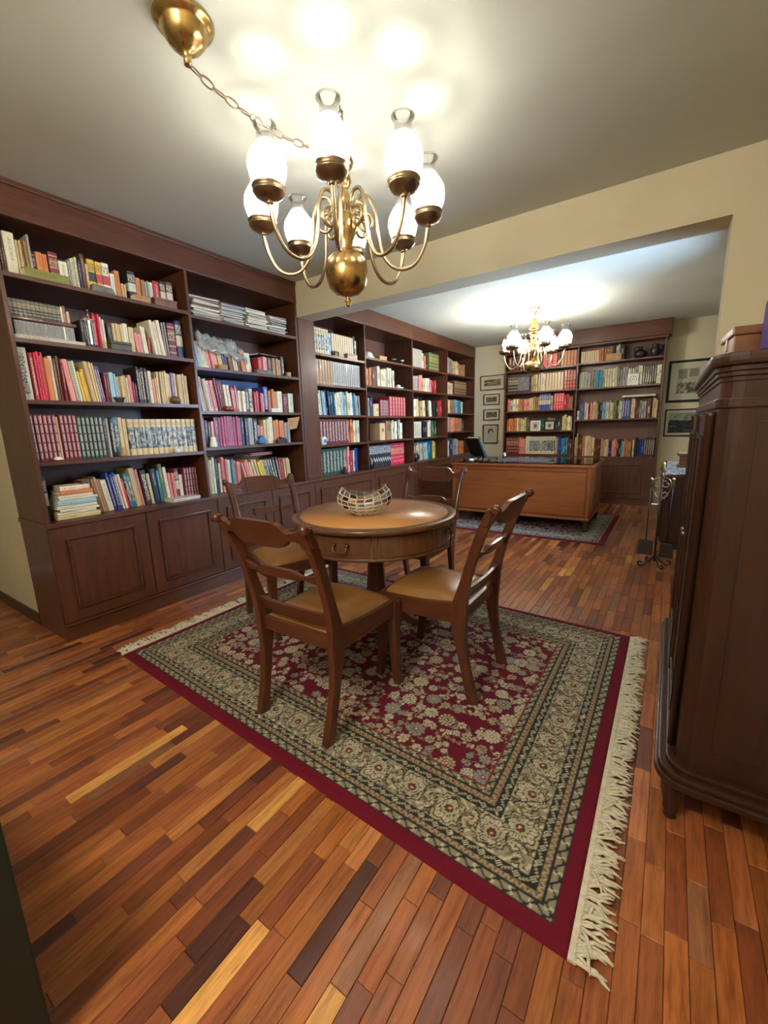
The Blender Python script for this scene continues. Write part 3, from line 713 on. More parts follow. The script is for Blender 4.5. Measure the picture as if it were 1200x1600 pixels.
flat(lin(150, 46, 60), 't', XF-.2, 2.48, 1.005, .24, .2, .012, -.04, 'dark pink book lying topmost across leaning ledge books', 'book', None, 'book')
flat(lin(30, 28, 28), 'plain', XF-.17, 2.62, 1.832, .24, .2, .014, .1, 'black folder lying on the right group of second shelf books', 'folder', None, 'folder')
flat(lin(205, 192, 170), 'plain', XF-.14, 1.04, NEAR_A[1]+.001, .33, .20, .024, 0, 'cream boxed book lying under the silver miniature volumes', 'book', None, 'book')
# two tiers of miniature volumes
for i in range(15):
    put_book('t', lin(150, 150, 148), (XF-.055, .885+i*.0185, NEAR_A[1]+.0262), (.08, .0178, .072), (0, 0, 0), 'small silver grey miniature volume, %s from left in lower row, second shelf' % ordn(i+1), 'book volume', 'silver miniature volumes', 'set_volume')
flat(lin(92, 50, 40), 'plain', XF-.11, 1.02, NEAR_A[1]+.0995, .30, .14, .020, 0, 'brown board book lying between the two miniature volume rows', 'book', None, 'book')
for i in range(12):
    put_book('b', lin(40, 50, 44), (XF-.055, .875+i*.0195, NEAR_A[1]+.1205), (.08, .0188, .085), (0, 0, 0), 'small dark green miniature volume, %s from left in upper row, second shelf' % ordn(i+1), 'book volume', 'dark green miniature volumes', 'set_volume')
put_book('plain', lin(120, 76, 46), (XF-.055, 1.112, NEAR_A[1]+.1205), (.08, .022, .09), (0, 0, 0), 'small brown book at the end of the miniature green row', 'book', None, 'book')
# ------------------------------------------------------------------ rugs
def paint_rug(W, H, res, period, seed=3, field=.33):
    r = np.random.default_rng(seed)
    nx, ny = int(W/res), int(H/res)
    U, V = np.meshgrid(np.linspace(0, W, nx+1), np.linspace(0, H, ny+1))
    crim = np.array(lin(104, 18, 38)); fieldc = np.array(lin(100, 24, 44)); cream = np.array(lin(196, 188, 166)); beige = np.array(lin(154, 144, 120)); tan = np.array(lin(142, 118, 86)); grey = np.array(lin(126, 128, 124)); dark = np.array(lin(46, 48, 48)); rose = np.array(lin(120, 52, 52)); sand = np.array(lin(174, 162, 132))
    C = np.empty((ny+1, nx+1, 3)); C[:] = crim
    def put(mask, col, a=1.0): C[mask] = C[mask]*(1-a)+np.asarray(col)*a
    # ---- field
    put(np.ones_like(U, bool), fieldc)
    def window(cx, cy, rad):
        i0, i1 = max(0, int((cx-rad)/W*nx)), min(nx+1, int((cx+rad)/W*nx)+2); j0, j1 = max(0, int((cy-rad)/H*ny)), min(ny+1, int((cy+rad)/H*ny)+2)
        return slice(j0, j1), slice(i0, i1)
    def rosette(cx, cy, rad, n, rot, c1, c2, c3, sharp=1.0):
        w = window(cx, cy, rad*1.2); x, y = U[w]-cx, V[w]-cy; d = np.hypot(x, y)/rad; th = np.arctan2(y, x)+rot
        e = d/(.70+.30*np.abs(np.cos(n*th/2))**sharp); S = C[w]
        S[e < 1.0] = dark*.6+fieldc*.4; S[e < .9] = c1; S[(e < .9) & (np.abs(np.sin(n*th/2)) > .94) & (d > .3)] = c2*.6; S[e < .56] = c2; S[e < .48] = c1*1.03; S[e < .30] = c3; S[e < .14] = cream
    def leaf(cx, cy, L, wd, ang, c):
        w = window(cx, cy, L); x, y = U[w]-cx, V[w]-cy; a = x*math.cos(ang)+y*math.sin(ang); b = -x*math.sin(ang)+y*math.cos(ang)
        e = np.abs(b)/(wd*np.clip(1-(a/(L/2))**2, 0, 1)+1e-6); m = (np.abs(a) < L/2) & (e < 1); S = C[w]; S[m] = c; S[m & (e < .22)] = c*.55
    def vine(pts, wd, c):
        for x, y in pts:
            w = window(x, y, wd); S = C[w]; S[np.hypot(U[w]-x, V[w]-y) < wd] = c
    step = .070
    spots = []
    for gy in np.arange(0, H+step, step):
        for gx in np.arange(0, W+step, step):
            off = step/2 if int(round(gy/step)) % 2 else 0
            spots.append((gx+off+r.uniform(-.018, .018), gy+r.uniform(-.018, .018)))
    for x, y in spots:
        a0 = r.uniform(0, 2*PI); k = r.uniform(18, 34)*r.choice([-1, 1]); p = []; px, py = x, y
        for s in range(60):
            p.append((px, py)); a0 += k*.0022; px += .0022*math.cos(a0); py += .0022*math.sin(a0)
        vine(p, .0022, tan*.85)
        for s in (14, 26, 38, 50): leaf(p[s][0]+r.uniform(-.01, .01), p[s][1]+r.uniform(-.01, .01), r.uniform(.018, .028), r.uniform(.005, .008), r.uniform(0, PI), [cream, grey, sand, beige][r.integers(4)])
    for i, (x, y) in enumerate(spots):
        c1 = [cream, sand, cream*.93, grey*1.2, beige*1.1][r.integers(5)]; c2 = [grey, tan, beige, rose][r.integers(4)]; c3 = [rose, dark, tan][r.integers(3)]
        t = r.random()
        if t < .30: rosette(x, y, r.uniform(.034, .044), int(r.integers(10, 14)), r.uniform(0, 6), c1, c2, c3, .6)
        elif t < .72:
            for q in range(int(r.integers(2, 5))):
                rosette(x+r.uniform(-.026, .026), y+r.uniform(-.026, .026), r.uniform(.013, .019), int(r.integers(5, 7)), r.uniform(0, 6), c1, c2, c3)
        else: rosette(x, y, r.uniform(.022, .028), int(r.integers(6, 9)), r.uniform(0, 6), c1, c2, c3)
    # ---- borders by distance from the edge
    dl, dr, dn, df = U, W-U, V, H-V
    d = np.minimum(np.minimum(dl, dr), np.minimum(dn, df))
    horiz = np.minimum(dn, df) <= np.minimum(dl, dr)
    s = np.where(horiz, U, V); Ls = np.where(horiz, W, H)
    npz = np.maximum(4, np.round((Ls-.36)/period)); per = (Ls-.36)/npz
    ph = ((s-.18)/per) % 1.0-.5
    b0, b1 = .125, .245
    mbm = (d > b0) & (d < b1); q = (d-(b0+b1)/2); xx = ph*per
    put((d > .048) & (d < field), beige)
    put(mbm, beige*.92)
    alt = np.where((np.floor((s-.18)/per) % 2) == 0, 1.0, -1.0)
    # background scroll work
    sw = np.sin(170*(q+.012*np.sin(2*PI*s/per*2)))*np.sin(95*s+60*q*alt)
    put(mbm & (sw > .45), cream*.95); put(mbm & (sw < -.62), grey*.75)
    for (ox, oy, rx, ry, fl) in ((0, .002, .056, .052, 1), (.5, -.010, .026, .036, 2)):
        x = ((ph+ox+.5) % 1-.5)*per; y = q-oy*alt
        th = np.arctan2(y/ry, x/rx); e = np.hypot(x/rx, y/ry)/(1+.09*np.cos((9 if fl == 1 else 7)*th)); e = e*(1+.22*np.cos(th-alt*1.1))
        m = mbm & (e < 1.08); put(m, dark*.8); put(mbm & (e < .99), sand if fl == 1 else tan); put(mbm & (e < .84), dark*1.5); put(mbm & (e < .76), cream*.92)
        rays = np.cos(22*th) > .3; put(mbm & (e < .72) & (e > .5) & rays, beige*.8); put(mbm & (e < .48), dark*1.4); put(mbm & (e < .43), sand); put(mbm & (e < .26), dark); put(mbm & (e < .20), rose); put(mbm & (e < .08), cream)
    # S shaped stems between medallions
    stem = np.abs(q-.042*np.sin(2*PI*ph*1.0+PI/2)*alt) < .0035; put(mbm & stem, dark*1.3)
    # guard stripes
    def guard(a, b_, ground, per2, style):
        m = (d > a) & (d < b_); put(m, ground); t = (d-a)/(b_-a)-.5; p2 = (s/per2) % 1-.5; wd = (b_-a)
        if style == 'diamond':
            e = np.abs(p2*per2)/(wd*.42)+np.abs(t)/.42; put(m & (e < 1), cream); put(m & (e < .6), dark); put(m & (e < .3), cream)
            p3 = ((s/per2)+.5) % 1-.5; lf = np.abs(t-.9*p3*1.1) < .16; put(m & lf & (np.abs(p3) < .30), sand); put(m & (np.abs(t-.9*p3*1.1) < .04) & (np.abs(p3) < .28), dark)
        elif style == 'zig':
            z = np.abs(p2)*2-.5; put(m & (np.abs(t-z*.8) < .2), beige*1.1); put(m & (np.abs(p2) < .12) & (np.abs(t) < .2), rose)
        elif style == 'scroll':
            z = .3*np.sin(2*PI*p2); put(m & (np.abs(t-z) < .14), dark); e = np.hypot(p2*per2, (t+.22*np.sign(np.sin(2*PI*p2)))*wd)/(.26*wd); put(m & (e < 1), cream*.9)
        put((np.abs(d-a) < .0022) | (np.abs(d-b_) < .0022), dark)
    guard(.048, .075, beige*.85, .05, 'scroll')
    guard(.078, .100, tan*.75, .022, 'zig')
    guard(.100, .125, dark, .05, 'diamond')
    guard(.245, .270, dark, .05, 'diamond')
    guard(.273, .296, tan*.8, .022, 'zig')
    guard(.299, field-.006, beige*.8, .045, 'scroll')
    put((np.abs(d-field+.004) < .0035), rose)
    put(d < .048, crim)
    k = 1+.10*(r.random(C.shape[:2])-.5)
    C *= k[..., None]
    return np.clip(C, 0, 1), d, nx, ny
RW, RH = 2.33, 1.742
rug = empty('rug', (-1.255, 1.75, 0), label='large fringed crimson and beige floral rug under the round table', cat='rug')
C, dd, nx, ny = paint_rug(RW, RH, .004, .145)
lum = C.mean(-1); hgt = .011*np.clip(dd/.012, 0, 1)**.5+.0012*(lum > .12)
SHR = .0495
def place_rug(co):
    c = co.copy(); c[:, 0] -= RW/2; c[:, 1] += -RH/2-SHR*c[:, 0]; return c
grid_obj('rug_pile', RW, RH, nx, ny, C, 'rug_pile', rug, hgt, place_rug)
MB().hexa([(x, y-SHR*x, z) for z in (0.0005, .004) for x, y in ((-RW/2+.004, -RH/2+.004), (RW/2-.004, -RH/2+.004), (RW/2-.004, RH/2-.004), (-RW/2+.004, RH/2-.004))]).build('rug_backing', 'fringe_yarn', rug)
def fringe(side):
    mb = MB(); x0 = side*RW/2; n = 300
    mb.hexa([(x, y-SHR*x0, z) for z in (.001, .008) for x, y in ((x0-.004, -RH/2), (x0+side*.014, -RH/2), (x0+side*.014, RH/2), (x0-.004, RH/2))][::1])
    ln = .085 if side < 0 else .070
    for i in range(n):
        y = -RH/2+RH*(i+.5)/n-SHR*x0; cl = math.sin(i*.42)+.7*math.sin(i*1.13+1); a = .35*cl+random.uniform(-.3, .3); L = ln*random.uniform(.75, 1.15)
        pts = []
        px, py, pz = x0+side*.010, y, .007
        for k in range(6):
            pts.append((px, py, max(.003, pz))); a += random.uniform(-.35, .35); st = L/5
            px += side*st*math.cos(a); py += st*math.sin(a); pz = .004+.012*random.random()*math.sin(PI*(k+1)/6)+.004*abs(cl)
        mb.tube(pts, [.0038, .0042, .0044, .0042, .0036, .0022], 5)
    o = mb.build('fringe', 'fringe_yarn', rug); o['kind'] = 'stuff'
fringe(1); fringe(-1)
rug2 = empty('rug', (-1.42, 5.26, 0), label='grey and crimson bordered rug under the writing desk', cat='rug')
R2W, R2H = 1.92, 1.56
C, dd, nx, ny = paint_rug(R2W, R2H, .008, .16, 9)
C = C*np.array([.95, 1.0, 1.12]); hgt = .010*np.clip(dd/.02, 0, 1)**.5
grid_obj('rug_pile', R2W, R2H, nx, ny, np.clip(C, 0, 1), 'rug_pile', rug2, hgt, lambda co: co+np.array([-R2W/2, -R2H/2, 0]))

# ------------------------------------------------------------------ chairs (front towards +Y, origin on the floor)
def sweep_rect(mb, path, hw, hd):
    """path of (x,y,z) in a plane x~const, rectangular section hw (half width in x), hd list (half depth across the path)"""
    rings = []
    for i, p in enumerate(path):
        a = Vector(path[max(i-1, 0)]); b = Vector(path[min(i+1, len(path)-1)]); t = (b-a).normalized()
        n = Vector((0, t.z, -t.y)).normalized(); d = hd[i]
        P = Vector(p); w = hw[i] if isinstance(hw, list) else hw
        rings.append([P+Vector((-w, 0, 0))-n*d, P+Vector((w, 0, 0))-n*d, P+Vector((w, 0, 0))+n*d, P+Vector((-w, 0, 0))+n*d])
    mb.loft(rings); return mb
def interp(pts, z):
    for (y0, z0), (y1, z1) in zip(pts, pts[1:]):
        if z0 <= z <= z1: return y0+(y1-y0)*(z-z0)/(z1-z0)
    return pts[-1][0]
POST = [(-.245, 0), (-.228, .07), (-.206, .17), (-.188, .28), (-.180, .37), (-.184, .44), (-.198, .51), (-.222, .60), (-.252, .70), (-.285, .79), (-.318, .862)]
def chair_parts(root):
    for s in (-1, 1):
        sp = smooth_path([(s*(.186+.028*(z/.86)), y, z) for y, z in POST], 3)
        m = len(sp); hd = [.0195+.016*math.exp(-((p.z-.40)/.11)**2)+.003*(p.z < .08) for p in sp]
        sweep_rect(MB(), [tuple(p) for p in sp], .0155, hd).build('back_post', 'chair_wood_z', root, .004)
        # front leg, slightly sabre
        fl = smooth_path([(s*.203, .222+dy, z) for dy, z in ((.016, 0), (.004, .06), (-.006, .16), (-.010, .28), (-.008, .36), (-.004, .425))], 3)
        sweep_rect(MB(), [tuple(p) for p in fl], [.0155+.006*min(1, p.z/.35) for p in fl], [.016+.007*min(1, p.z/.35)+.003*(p.z < .02) for p in fl]).build('leg', 'chair_wood_z', root, .003)
        # side rail sweeping into the post
        rings = []
        for t in range(9):
            u = t/8; y = -.185+u*.40; x = s*(.194+u*.009); zt = .432+.030*(1-u)**3; zb = .365-.006*math.sin(PI*u)
            rings.append([(x-.012, y, zb), (x+.012, y, zb), (x+.012, y, zt), (x-.012, y, zt)])
        MB().loft(rings).build('side_rail', 'chair_wood_y', root, .003)
    box('front_rail', 'chair_wood_x', root, -.19, .19, .196, .226, .368, .432, .004)
    box('rear_rail', 'chair_wood_x', root, -.185, .185, -.196, -.172, .368, .425, .004)
    # upholstered seat
    mb = MB(); n = 14; P = []
    for j in range(n+1):
        v = j/n; y = -.178+v*.396
        for i in range(n+1):
            u = i/n*2-1; hwid = .180+.016*v; e = (1-abs(u)**4.0)*(1-abs(2*v-1)**4.0)
            P.append((u*hwid, y, .424+.052*max(0, e)**.5))
    fs = [(j*(n+1)+i, j*(n+1)+i+1, (j+1)*(n+1)+i+1, (j+1)*(n+1)+i) for j in range(n) for i in range(n)]
    mb.add(P, fs, 0, True); mb.box(-.176, .176, -.17, .208, .41, .425)
    mb.build('seat', 'leather_seat', root)
    # shaped rails of the back
    def rail(name, z, xe, zt, zb, bow, th, n=32):
        rings = []
        for i in range(n+1):
            x = -xe+2*xe*i/n; a = abs(x); yb = interp(POST, z)-bow*(1-(x/xe)**2); tilt = .36
            z0, z1 = zb(a), zt(a)
            rings.append([(x, yb+tilt*-(z0-z)+th/2, z0), (x, yb+tilt*-(z0-z)-th/2, z0), (x, yb-tilt*(z1-z)-th/2, z1), (x, yb-tilt*(z1-z)+th/2, z1)])
        return MB().loft(rings).build(name, 'chair_wood_x', root, .002)
    def st(a, pts):
        for (a0, v0), (a1, v1) in zip(pts, pts[1:]):
            if a0 <= a <= a1:
                t = (a-a0)/(a1-a0); t = t*t*(3-2*t); return v0+(v1-v0)*t
        return pts[-1][1]
    top = rail('top_rail', .84, .236, lambda a: st(a, [(0, .892), (.098, .890), (.108, .884), (.150, .853), (.185, .860), (.215, .876), (.24, .874)]), lambda a: st(a, [(0, .790), (.098, .792), (.110, .800), (.150, .826), (.185, .822), (.215, .800), (.24, .806)]), .028, .024)
    mb = MB()
    for s in (-1, 1):
        c = (s*.228, interp(POST, .86)-.020, .872)
        mb.tube([(c[0]-.016, c[1], c[2]), (c[0]-.012, c[1], c[2]), (c[0]+.012, c[1], c[2]), (c[0]+.016, c[1], c[2])], [.010, .019, .019, .010], 14)
    mb.build('scroll_end', 'chair_wood_x', root)
    for s in (-1, 1):   # dark lines edging the tablet
        y = interp(POST, .84)-.028*(1-(.1/.236)**2)
        MB().hexa([(s*.1+dx, y+dy-.36*(z-.84), z) for z in (.797, .886) for dx, dy in ((-.003, .010), (.003, .010), (.003, .0138), (-.003, .0138))]).build('tablet_line', 'iron', top)
    mid = rail('middle_rail', .665, .204, lambda a: st(a, [(0, .692), (.085, .692), (.092, .688), (.125, .674), (.160, .680), (.21, .690)]), lambda a: st(a, [(0, .650), (.085, .650), (.092, .652), (.125, .660), (.160, .652), (.21, .642)]), .016, .018)
    mb = MB()
    for s in (-1, 1):
        for dz in (-.012, 0, .012): mb.sphere((s*.089, interp(POST, .665)-.013+.010-.36*dz, .671+dz), .006, 8)
    mb.build('carved_bead', 'iron', mid)
    rail('lower_rail', .50, .196, lambda a: .522, lambda a: .462, .014, .018, 10)
ch0 = empty('dining_chair', (-1.175, 1.270, .0115), 0, 'wooden dining chair with its back to the camera, nearest the viewer', 'chair', 'chairs around the round table')
chair_parts(ch0)
for loc, rz, lb in (((-.858, 1.735, .0115), PI/2, 'wooden dining chair on the right, seat turned towards the left'), ((-1.955, 1.765, .0115), -PI/2-.30, 'wooden dining chair on the left in front of the base cabinets'), ((-1.415, 2.43, .0115), PI, 'wooden dining chair behind the table, facing the camera, before the desk')):
    c = copy_tree(ch0); c.location = loc; c.rotation_euler = (0, 0, rz); c['label'] = lb
# ------------------------------------------------------------------ round drum table
TX, TY, TR = -1.325, 1.85, .45
tb = empty('drum_table', (TX, TY, .0115), label='round pedestal drum table with tan leather top and drawers', cat='table')
TZ = .735
MB().lathe([(0.3835, TZ-.030), (0.4280, TZ-.034), (0.4432, TZ-.026), (0.4498, TZ-.014), (0.4470, TZ-.004), (0.4375, TZ), (0.4053, TZ), (0.4015, TZ-.002), (0.3835, TZ-.002), (0.3835, TZ-.030)], 96, cap=False).build('rim', 'table_wood_x', tb)
MB().lathe([(1e-4, TZ-.012), (0.4015, TZ-.012), (0.4015, TZ-.0015), (1e-4, TZ-.0012)], 96, cap=False).build('leather_inset', 'leather_top', tb)
MB().lathe([(.345, TZ-.162), (0.4072, TZ-.162), (0.4129, TZ-.158), (0.4129, TZ-.150), (0.4072, TZ-.144), (0.4072, TZ-.034), (.345, TZ-.034), (.345, TZ-.162)], 96, cap=False).build('apron', 'table_wood_z', tb)
for k in range(8):
    a0 = 2*PI*(k+.5)/8+.22-PI/8; hw = PI/8-.045
    def arc(r, z, lo, hi, n=10): return [(r*math.cos(lo+(hi-lo)*i/n), r*math.sin(lo+(hi-lo)*i/n), z) for i in range(n+1)]
    mb = MB(); lo, hi = a0-hw, a0+hw; n = 10
    rings = [[arc(r, z, lo, hi)[i] for r, z in ((0.4072, TZ-.136), (0.4115, TZ-.136), (0.4115, TZ-.044), (0.4072, TZ-.044))] for i in range(n+1)]
    d = mb.loft(rings).build('drawer_front', 'table_wood_z', tb, .001)
    mb = MB()
    for z0, z1 in ((TZ-.138, TZ-.132), (TZ-.048, TZ-.042)):
        mb.loft([[arc(r, z, lo, hi)[i] for r, z in ((0.4110, z0), (0.4153, z0), (0.4153, z1), (0.4110, z1))] for i in range(n+1)])
    for e0 in (lo, hi-.013): mb.loft([[arc(r, z, e0, e0+.013, 2)[i] for r, z in ((0.4110, TZ-.138), (0.4153, TZ-.138), (0.4153, TZ-.042), (0.4110, TZ-.042))] for i in range(3)])
    mb.build('drawer_moulding', 'table_wood_x', d)
    # split post between drawers
    if k % 2 == 0:
        mb = MB(); c = Vector((0.4138*math.cos(a0), 0.4138*math.sin(a0), TZ-.088)); t = Vector((-math.sin(a0), math.cos(a0), 0)); o_ = Vector((math.cos(a0), math.sin(a0), 0)); u = Vector((0, 0, 1))
        for s in (-1, 1):
            mb.sphere(tuple(c+t*(.034*s)+o_*.004+u*.008), .010, 10)
        mb.tube(smooth_path([c+t*(.034*s*q)+o_*w+u*h for s, q, w, h in ((-1, 1, .010, .006), (-1, .95, .020, -.012), (-1, .5, .024, -.022), (1, 0, .024, -.020), (1, .5, .024, -.022), (1, .95, .020, -.012), (1, 1, .010, .006))], 4), .0035, 6)
        mb.build('drawer_handle', 'dark_handle', d)
    b2 = 2*PI*k/8+.22-PI/8+PI/8*0; e = b2
    MB().loft([[(r*math.cos(e+q), r*math.sin(e+q), z) for r, z in ((0.4072, TZ-.142), (0.4148, TZ-.142), (0.4148, TZ-.040), (0.4072, TZ-.040))] for q in (-.030, -.012, .012, .030)]).build('drawer_post', 'table_wood_z', tb)
MB().lathe([(.085, .585), (.060, .56), (.048, .52), (.046, .46), (.050, .38), (.058, .30), (.066, .22), (.070, .18), (.072, .165), (.040, .135)], 8, smooth=False).build('column', 'chair_wood_z', tb)
for k in range(4):
    a = PI/4+PI/2*k+.10; d2 = Vector((math.cos(a), math.sin(a), 0)); n2 = Vector((-math.sin(a), math.cos(a), 0))
    pr = smooth_path([(.03, .215, 0), (.08, .190, 0), (.14, .125, 0), (.20, .065, 0), (.26, .040, 0), (.315, .034, 0)], 4); rings = []
    for i, p in enumerate(pr):
        u = i/(len(pr)-1); h = .034-.016*u; w = .020-.004*u; q0 = pr[max(i-1, 0)]; q1 = pr[min(i+1, len(pr)-1)]; tg = (q1-q0).normalized(); nn = Vector((-tg.y, tg.x, 0))
        lo = p-nn*h; hi = p+nn*h*.6
        rings.append([d2*lo.x+Vector((0, 0, lo.y))-n2*w, d2*lo.x+Vector((0, 0, lo.y))+n2*w, d2*hi.x+Vector((0, 0, hi.y))+n2*w, d2*hi.x+Vector((0, 0, hi.y))-n2*w])
    lg = MB().loft(rings).build('splayed_leg', 'chair_wood_x', tb, .003)
    e = d2*.318
    MB().box(e.x-.016, e.x+.016, e.y-.016, e.y+.016, .006, .046).sphere((e.x, e.y, .013), .013, 10).build('brass_caster', 'antique_brass', lg, 0)
# ------------------------------------------------------------------ crystal bowl with a saddle rim
bowl = empty('crystal_bowl', (-1.325, 1.765, TZ+.0115), label='boat-shaped cut crystal bowl with purple and amber facets on the table', cat='bowl')
def bowl_pt(u, v, inner=0):
    a = 2*PI*u; sx = .146-inner; sy = .100-inner
    rimz = .134+.022*math.cos(2*a)+.006*math.cos(a)
    f = v; prof = ((0, .46), (.12, .66), (.30, .88), (.50, .99), (.62, 1.0), (.80, .94), (1, .80))
    for (v0, b0), (v1, b1) in zip(prof, prof[1:]):
        if v0 <= f <= v1: bulge = b0+(b1-b0)*(f-v0)/(v1-v0)
    z = .003+inner*.8*(1-f)+(rimz-.003)*f
    return (sx*bulge*math.cos(a), sy*bulge*math.sin(a), z)
NU, NV = 20, 6
mb = MB(); V_ = []
for inner in (0, .009):
    for j in range(NV+1):
        for i in range(NU): V_.append(bowl_pt((i+.5*(j % 2)*.25)/NU, j/NV, inner))
fs = []; mi = []; S_ = NU*(NV+1)
for j in range(NV):
    for i in range(NU):
        i2 = (i+1) % NU; fs.append((j*NU+i, j*NU+i2, (j+1)*NU+i2, (j+1)*NU+i)); q = random.random(); mi.append(1 if q < .16 else (2 if q < .30 else 0))
        fs.append((S_+j*NU+i, S_+(j+1)*NU+i, S_+(j+1)*NU+i2, S_+j*NU+i2)); mi.append(0)
for i in range(NU): i2 = (i+1) % NU; fs.append((NV*NU+i, NV*NU+i2, S_+NV*NU+i2, S_+NV*NU+i)); mi.append(0)
fs.append(tuple(range(NU))[::-1]); mi.append(0); fs.append(tuple(S_+i for i in range(NU))); mi.append(0)
me = bpy.data.meshes.new('bowl_body'); me.from_pydata(V_, [], fs)
for t in ('crystal_clear', 'crystal_purple', 'crystal_amber', 'crystal_edge'): me.materials.append(M[t])
me.polygons.foreach_set('material_index', mi)
bm = bmesh.new(); bm.from_mesh(me); bm.faces.ensure_lookup_table(); bmesh.ops.recalc_face_normals(bm, faces=bm.faces)
outer = [f for f in bm.faces if len(f.verts) == 4 and f.index % 2 == 0 and f.index < 2*NU*NV]
ret = bmesh.ops.inset_individual(bm, faces=outer, thickness=.0032, depth=.003)
for f in ret['faces']: f.material_index = 3
bm.to_mesh(me); bm.free(); me.update()
o = bpy.data.objects.new('bowl_body', me); COL.objects.link(o); o.parent = bowl; o.rotation_euler = (0, 0, .62)

# ------------------------------------------------------------------ chandeliers
SHADE = [(.040, .000), (.046, .012), (.060, .040), (.069, .075), (.070, .100), (.063, .130), (.048, .158), (.036, .180), (.0305, .200), (.031, .218), (.036, .235), (.0385, .243)]
def shade_mesh(k=1.0):
    mb = MB(); pr = [(r*k, z*k*.88) for r, z in SHADE]
    full = []
    P = [Vector((r, z, 0)) for r, z in pr]; sp = smooth_path(P, 4)
    out = [(p.x, p.y) for p in sp]
    mb.lathe(out, 28, cap=False)
    # beaded lip
    n = 28
    for i in range(n):
        a = 2*PI*i/n; mb.sphere((.0385*k*math.cos(a), .0385*k*math.sin(a), .243*k*.88), .0042*k, 5)
    return mb.mesh('glass_shade', 'lamp_glass')
def bulb_mesh(k, mat):
    return MB().lathe([(.008*k, .0), (.010*k, .028*k), (.017*k, .045*k), (.0195*k, .062*k), (.016*k, .082*k), (.008*k, .102*k), (.001, .116*k)], 10).mesh('bulb', mat)
ARM = [(.060, 2.030), (.045, 2.012), (.030, 2.028), (.036, 2.056), (.062, 2.062), (.080, 2.038), (.074, 2.010), (.050, 1.998)]
def chandelier(root, zc, R, narm, phase, k, bulb, skip=(), ball=(.092, .078, .20)):
    """zc: height of the drip cups relative to the root"""
    arm_rz = smooth_path([(.082, zc+.010, 0), (.066, zc+.004, 0), (.062, zc-.018, 0), (.084, zc-.034, 0), (.110, zc-.016, 0), (.108, zc+.022, 0), (.078, zc+.036, 0), (.050, zc+.044, 0), (.048, zc+.074, 0), (.074, zc+.098, 0), (.106, zc+.088, 0), (.128, zc+.040, 0), (.135, zc-.03, 0), (.152, zc-.115, 0), (.190, zc-.172, 0), (.240, zc-.190, 0), (R-.055, zc-.170, 0), (R-.016, zc-.105, 0), (R, zc-.035, 0), (R, zc-.012, 0)], 5)
    arm_me = MB().tube([(p.x, 0, p.y) for p in arm_rz], .0076, 8).mesh('arm', 'arm_brass')
    cup_me = MB().lathe([(.008, -.036), (.013, -.030), (.011, -.024), (.034*k, -.018), (.050*k, -.008), (.056*k, .002), (.058*k, .004), (.056*k, .007), (.056*k, .018), (.0605*k, .021), (.058*k, .025), (.052*k, .022), (.050*k, .004), (.012, .003), (.012, .028), (.001, .028)], 24).mesh('drip_cup', 'antique_brass')
    sh_me = shade_mesh(k); bu_me = bulb_mesh(k, bulb)
    for i in range(narm):
        a = phase+2*PI*i/narm
        ar = bpy.data.objects.new('arm', arm_me); COL.objects.link(ar); ar.parent = root; ar.rotation_euler = (0, 0, a)
        for nm, me, z in (('drip_cup', cup_me, zc), ('glass_shade', sh_me, zc+.006), ('bulb', bu_me, zc+.030)):
            if nm == 'glass_shade' and i in skip: continue
            o = bpy.data.objects.new(nm, me); COL.objects.link(o); o.parent = ar; o.location = (R, 0, z)
LINK = MB().tube([(.0105*math.cos(t), 0, .0235*math.sin(t)) for t in [2*PI*i/14 for i in range(14)]], .0026, 6, closed=True).mesh('chain_link', 'chain_brass')
def chain(root, pts):
    """oval links along a polyline of local points"""
    P = smooth_path(pts, 20); acc = 0; last = P[0]; n = 0; pitch = .0385
    for a, b in zip(P, P[1:]):
        acc += (b-a).length
        if acc >= pitch:
            d = (b-last).normalized(); o = bpy.data.objects.new('chain_link', LINK); COL.objects.link(o); o.parent = root
            o.location = (last+b)/2
            q = d.to_track_quat('Z', 'Y'); o.rotation_mode = 'QUATERNION'
            from mathutils import Quaternion
            o.rotation_quaternion = q @ Quaternion((0, 0, 1), PI/2*(n % 2)+.3); n += 1; acc = 0; last = b
CX, CY = -1.222, 1.566
c1 = empty('chandelier', (CX, CY, ZC), label='eight-arm brass chandelier with hurricane glass shades and swag chain, nearer one', cat='chandelier')
def lz(prof, dz): return [(r, z-dz) for r, z in prof]
MB().lathe(lz([(.012, 2.33), (.022, 2.318), (.022, 2.305), (.040, 2.290), (.046, 2.275), (.040, 2.258), (.022, 2.245), (.030, 2.225), (.034, 2.205), (.026, 2.185), (.018, 2.175), (.022, 2.165), (.026, 2.15), (.024, 2.10), (.028, 2.08), (.046, 2.072), (.050, 2.060), (.050, 2.020), (.044, 2.005), (.034, 1.985), (.028, 1.955), (.030, 1.935)], ZC), 24).build('column', 'brass', c1)
MB().lathe(lz([(.030, 1.938), (.062, 1.928), (.083, 1.905), (.091, 1.870), (.090, 1.840), (.078, 1.800), (.052, 1.775), (.030, 1.768), (.012, 1.764), (.008, 1.755), (.014, 1.748), (.014, 1.742), (.006, 1.735), (.010, 1.728), (.001, 1.720)], ZC), 32).build('ball', 'brass', c1)
chandelier(c1, 2.052-ZC, .35, 8, .554, 1.0, 'bulb_near')
MB().tube([(0, 0, -.145+ .016*math.sin(t)+0) if False else (.016*math.cos(t), 0, -.132+.020*math.sin(t)) for t in [2*PI*i/16 for i in range(16)]], .0035, 8, closed=True).build('top_loop', 'brass', c1)
chain(c1, [(0, 0, -.022), (0, 0, -.06), (.002, 0, -.118)])
MB().tube(smooth_path([(0, 0, 0), (0, 0, -.012), (.010, 0, -.022), (.010, 0, -.034), (0, 0, -.040), (-.008, 0, -.034)], 4), .003, 6).build('ceiling_hook', 'chain_brass', c1)
KX, KY = -1.392-CX, 1.002-CY
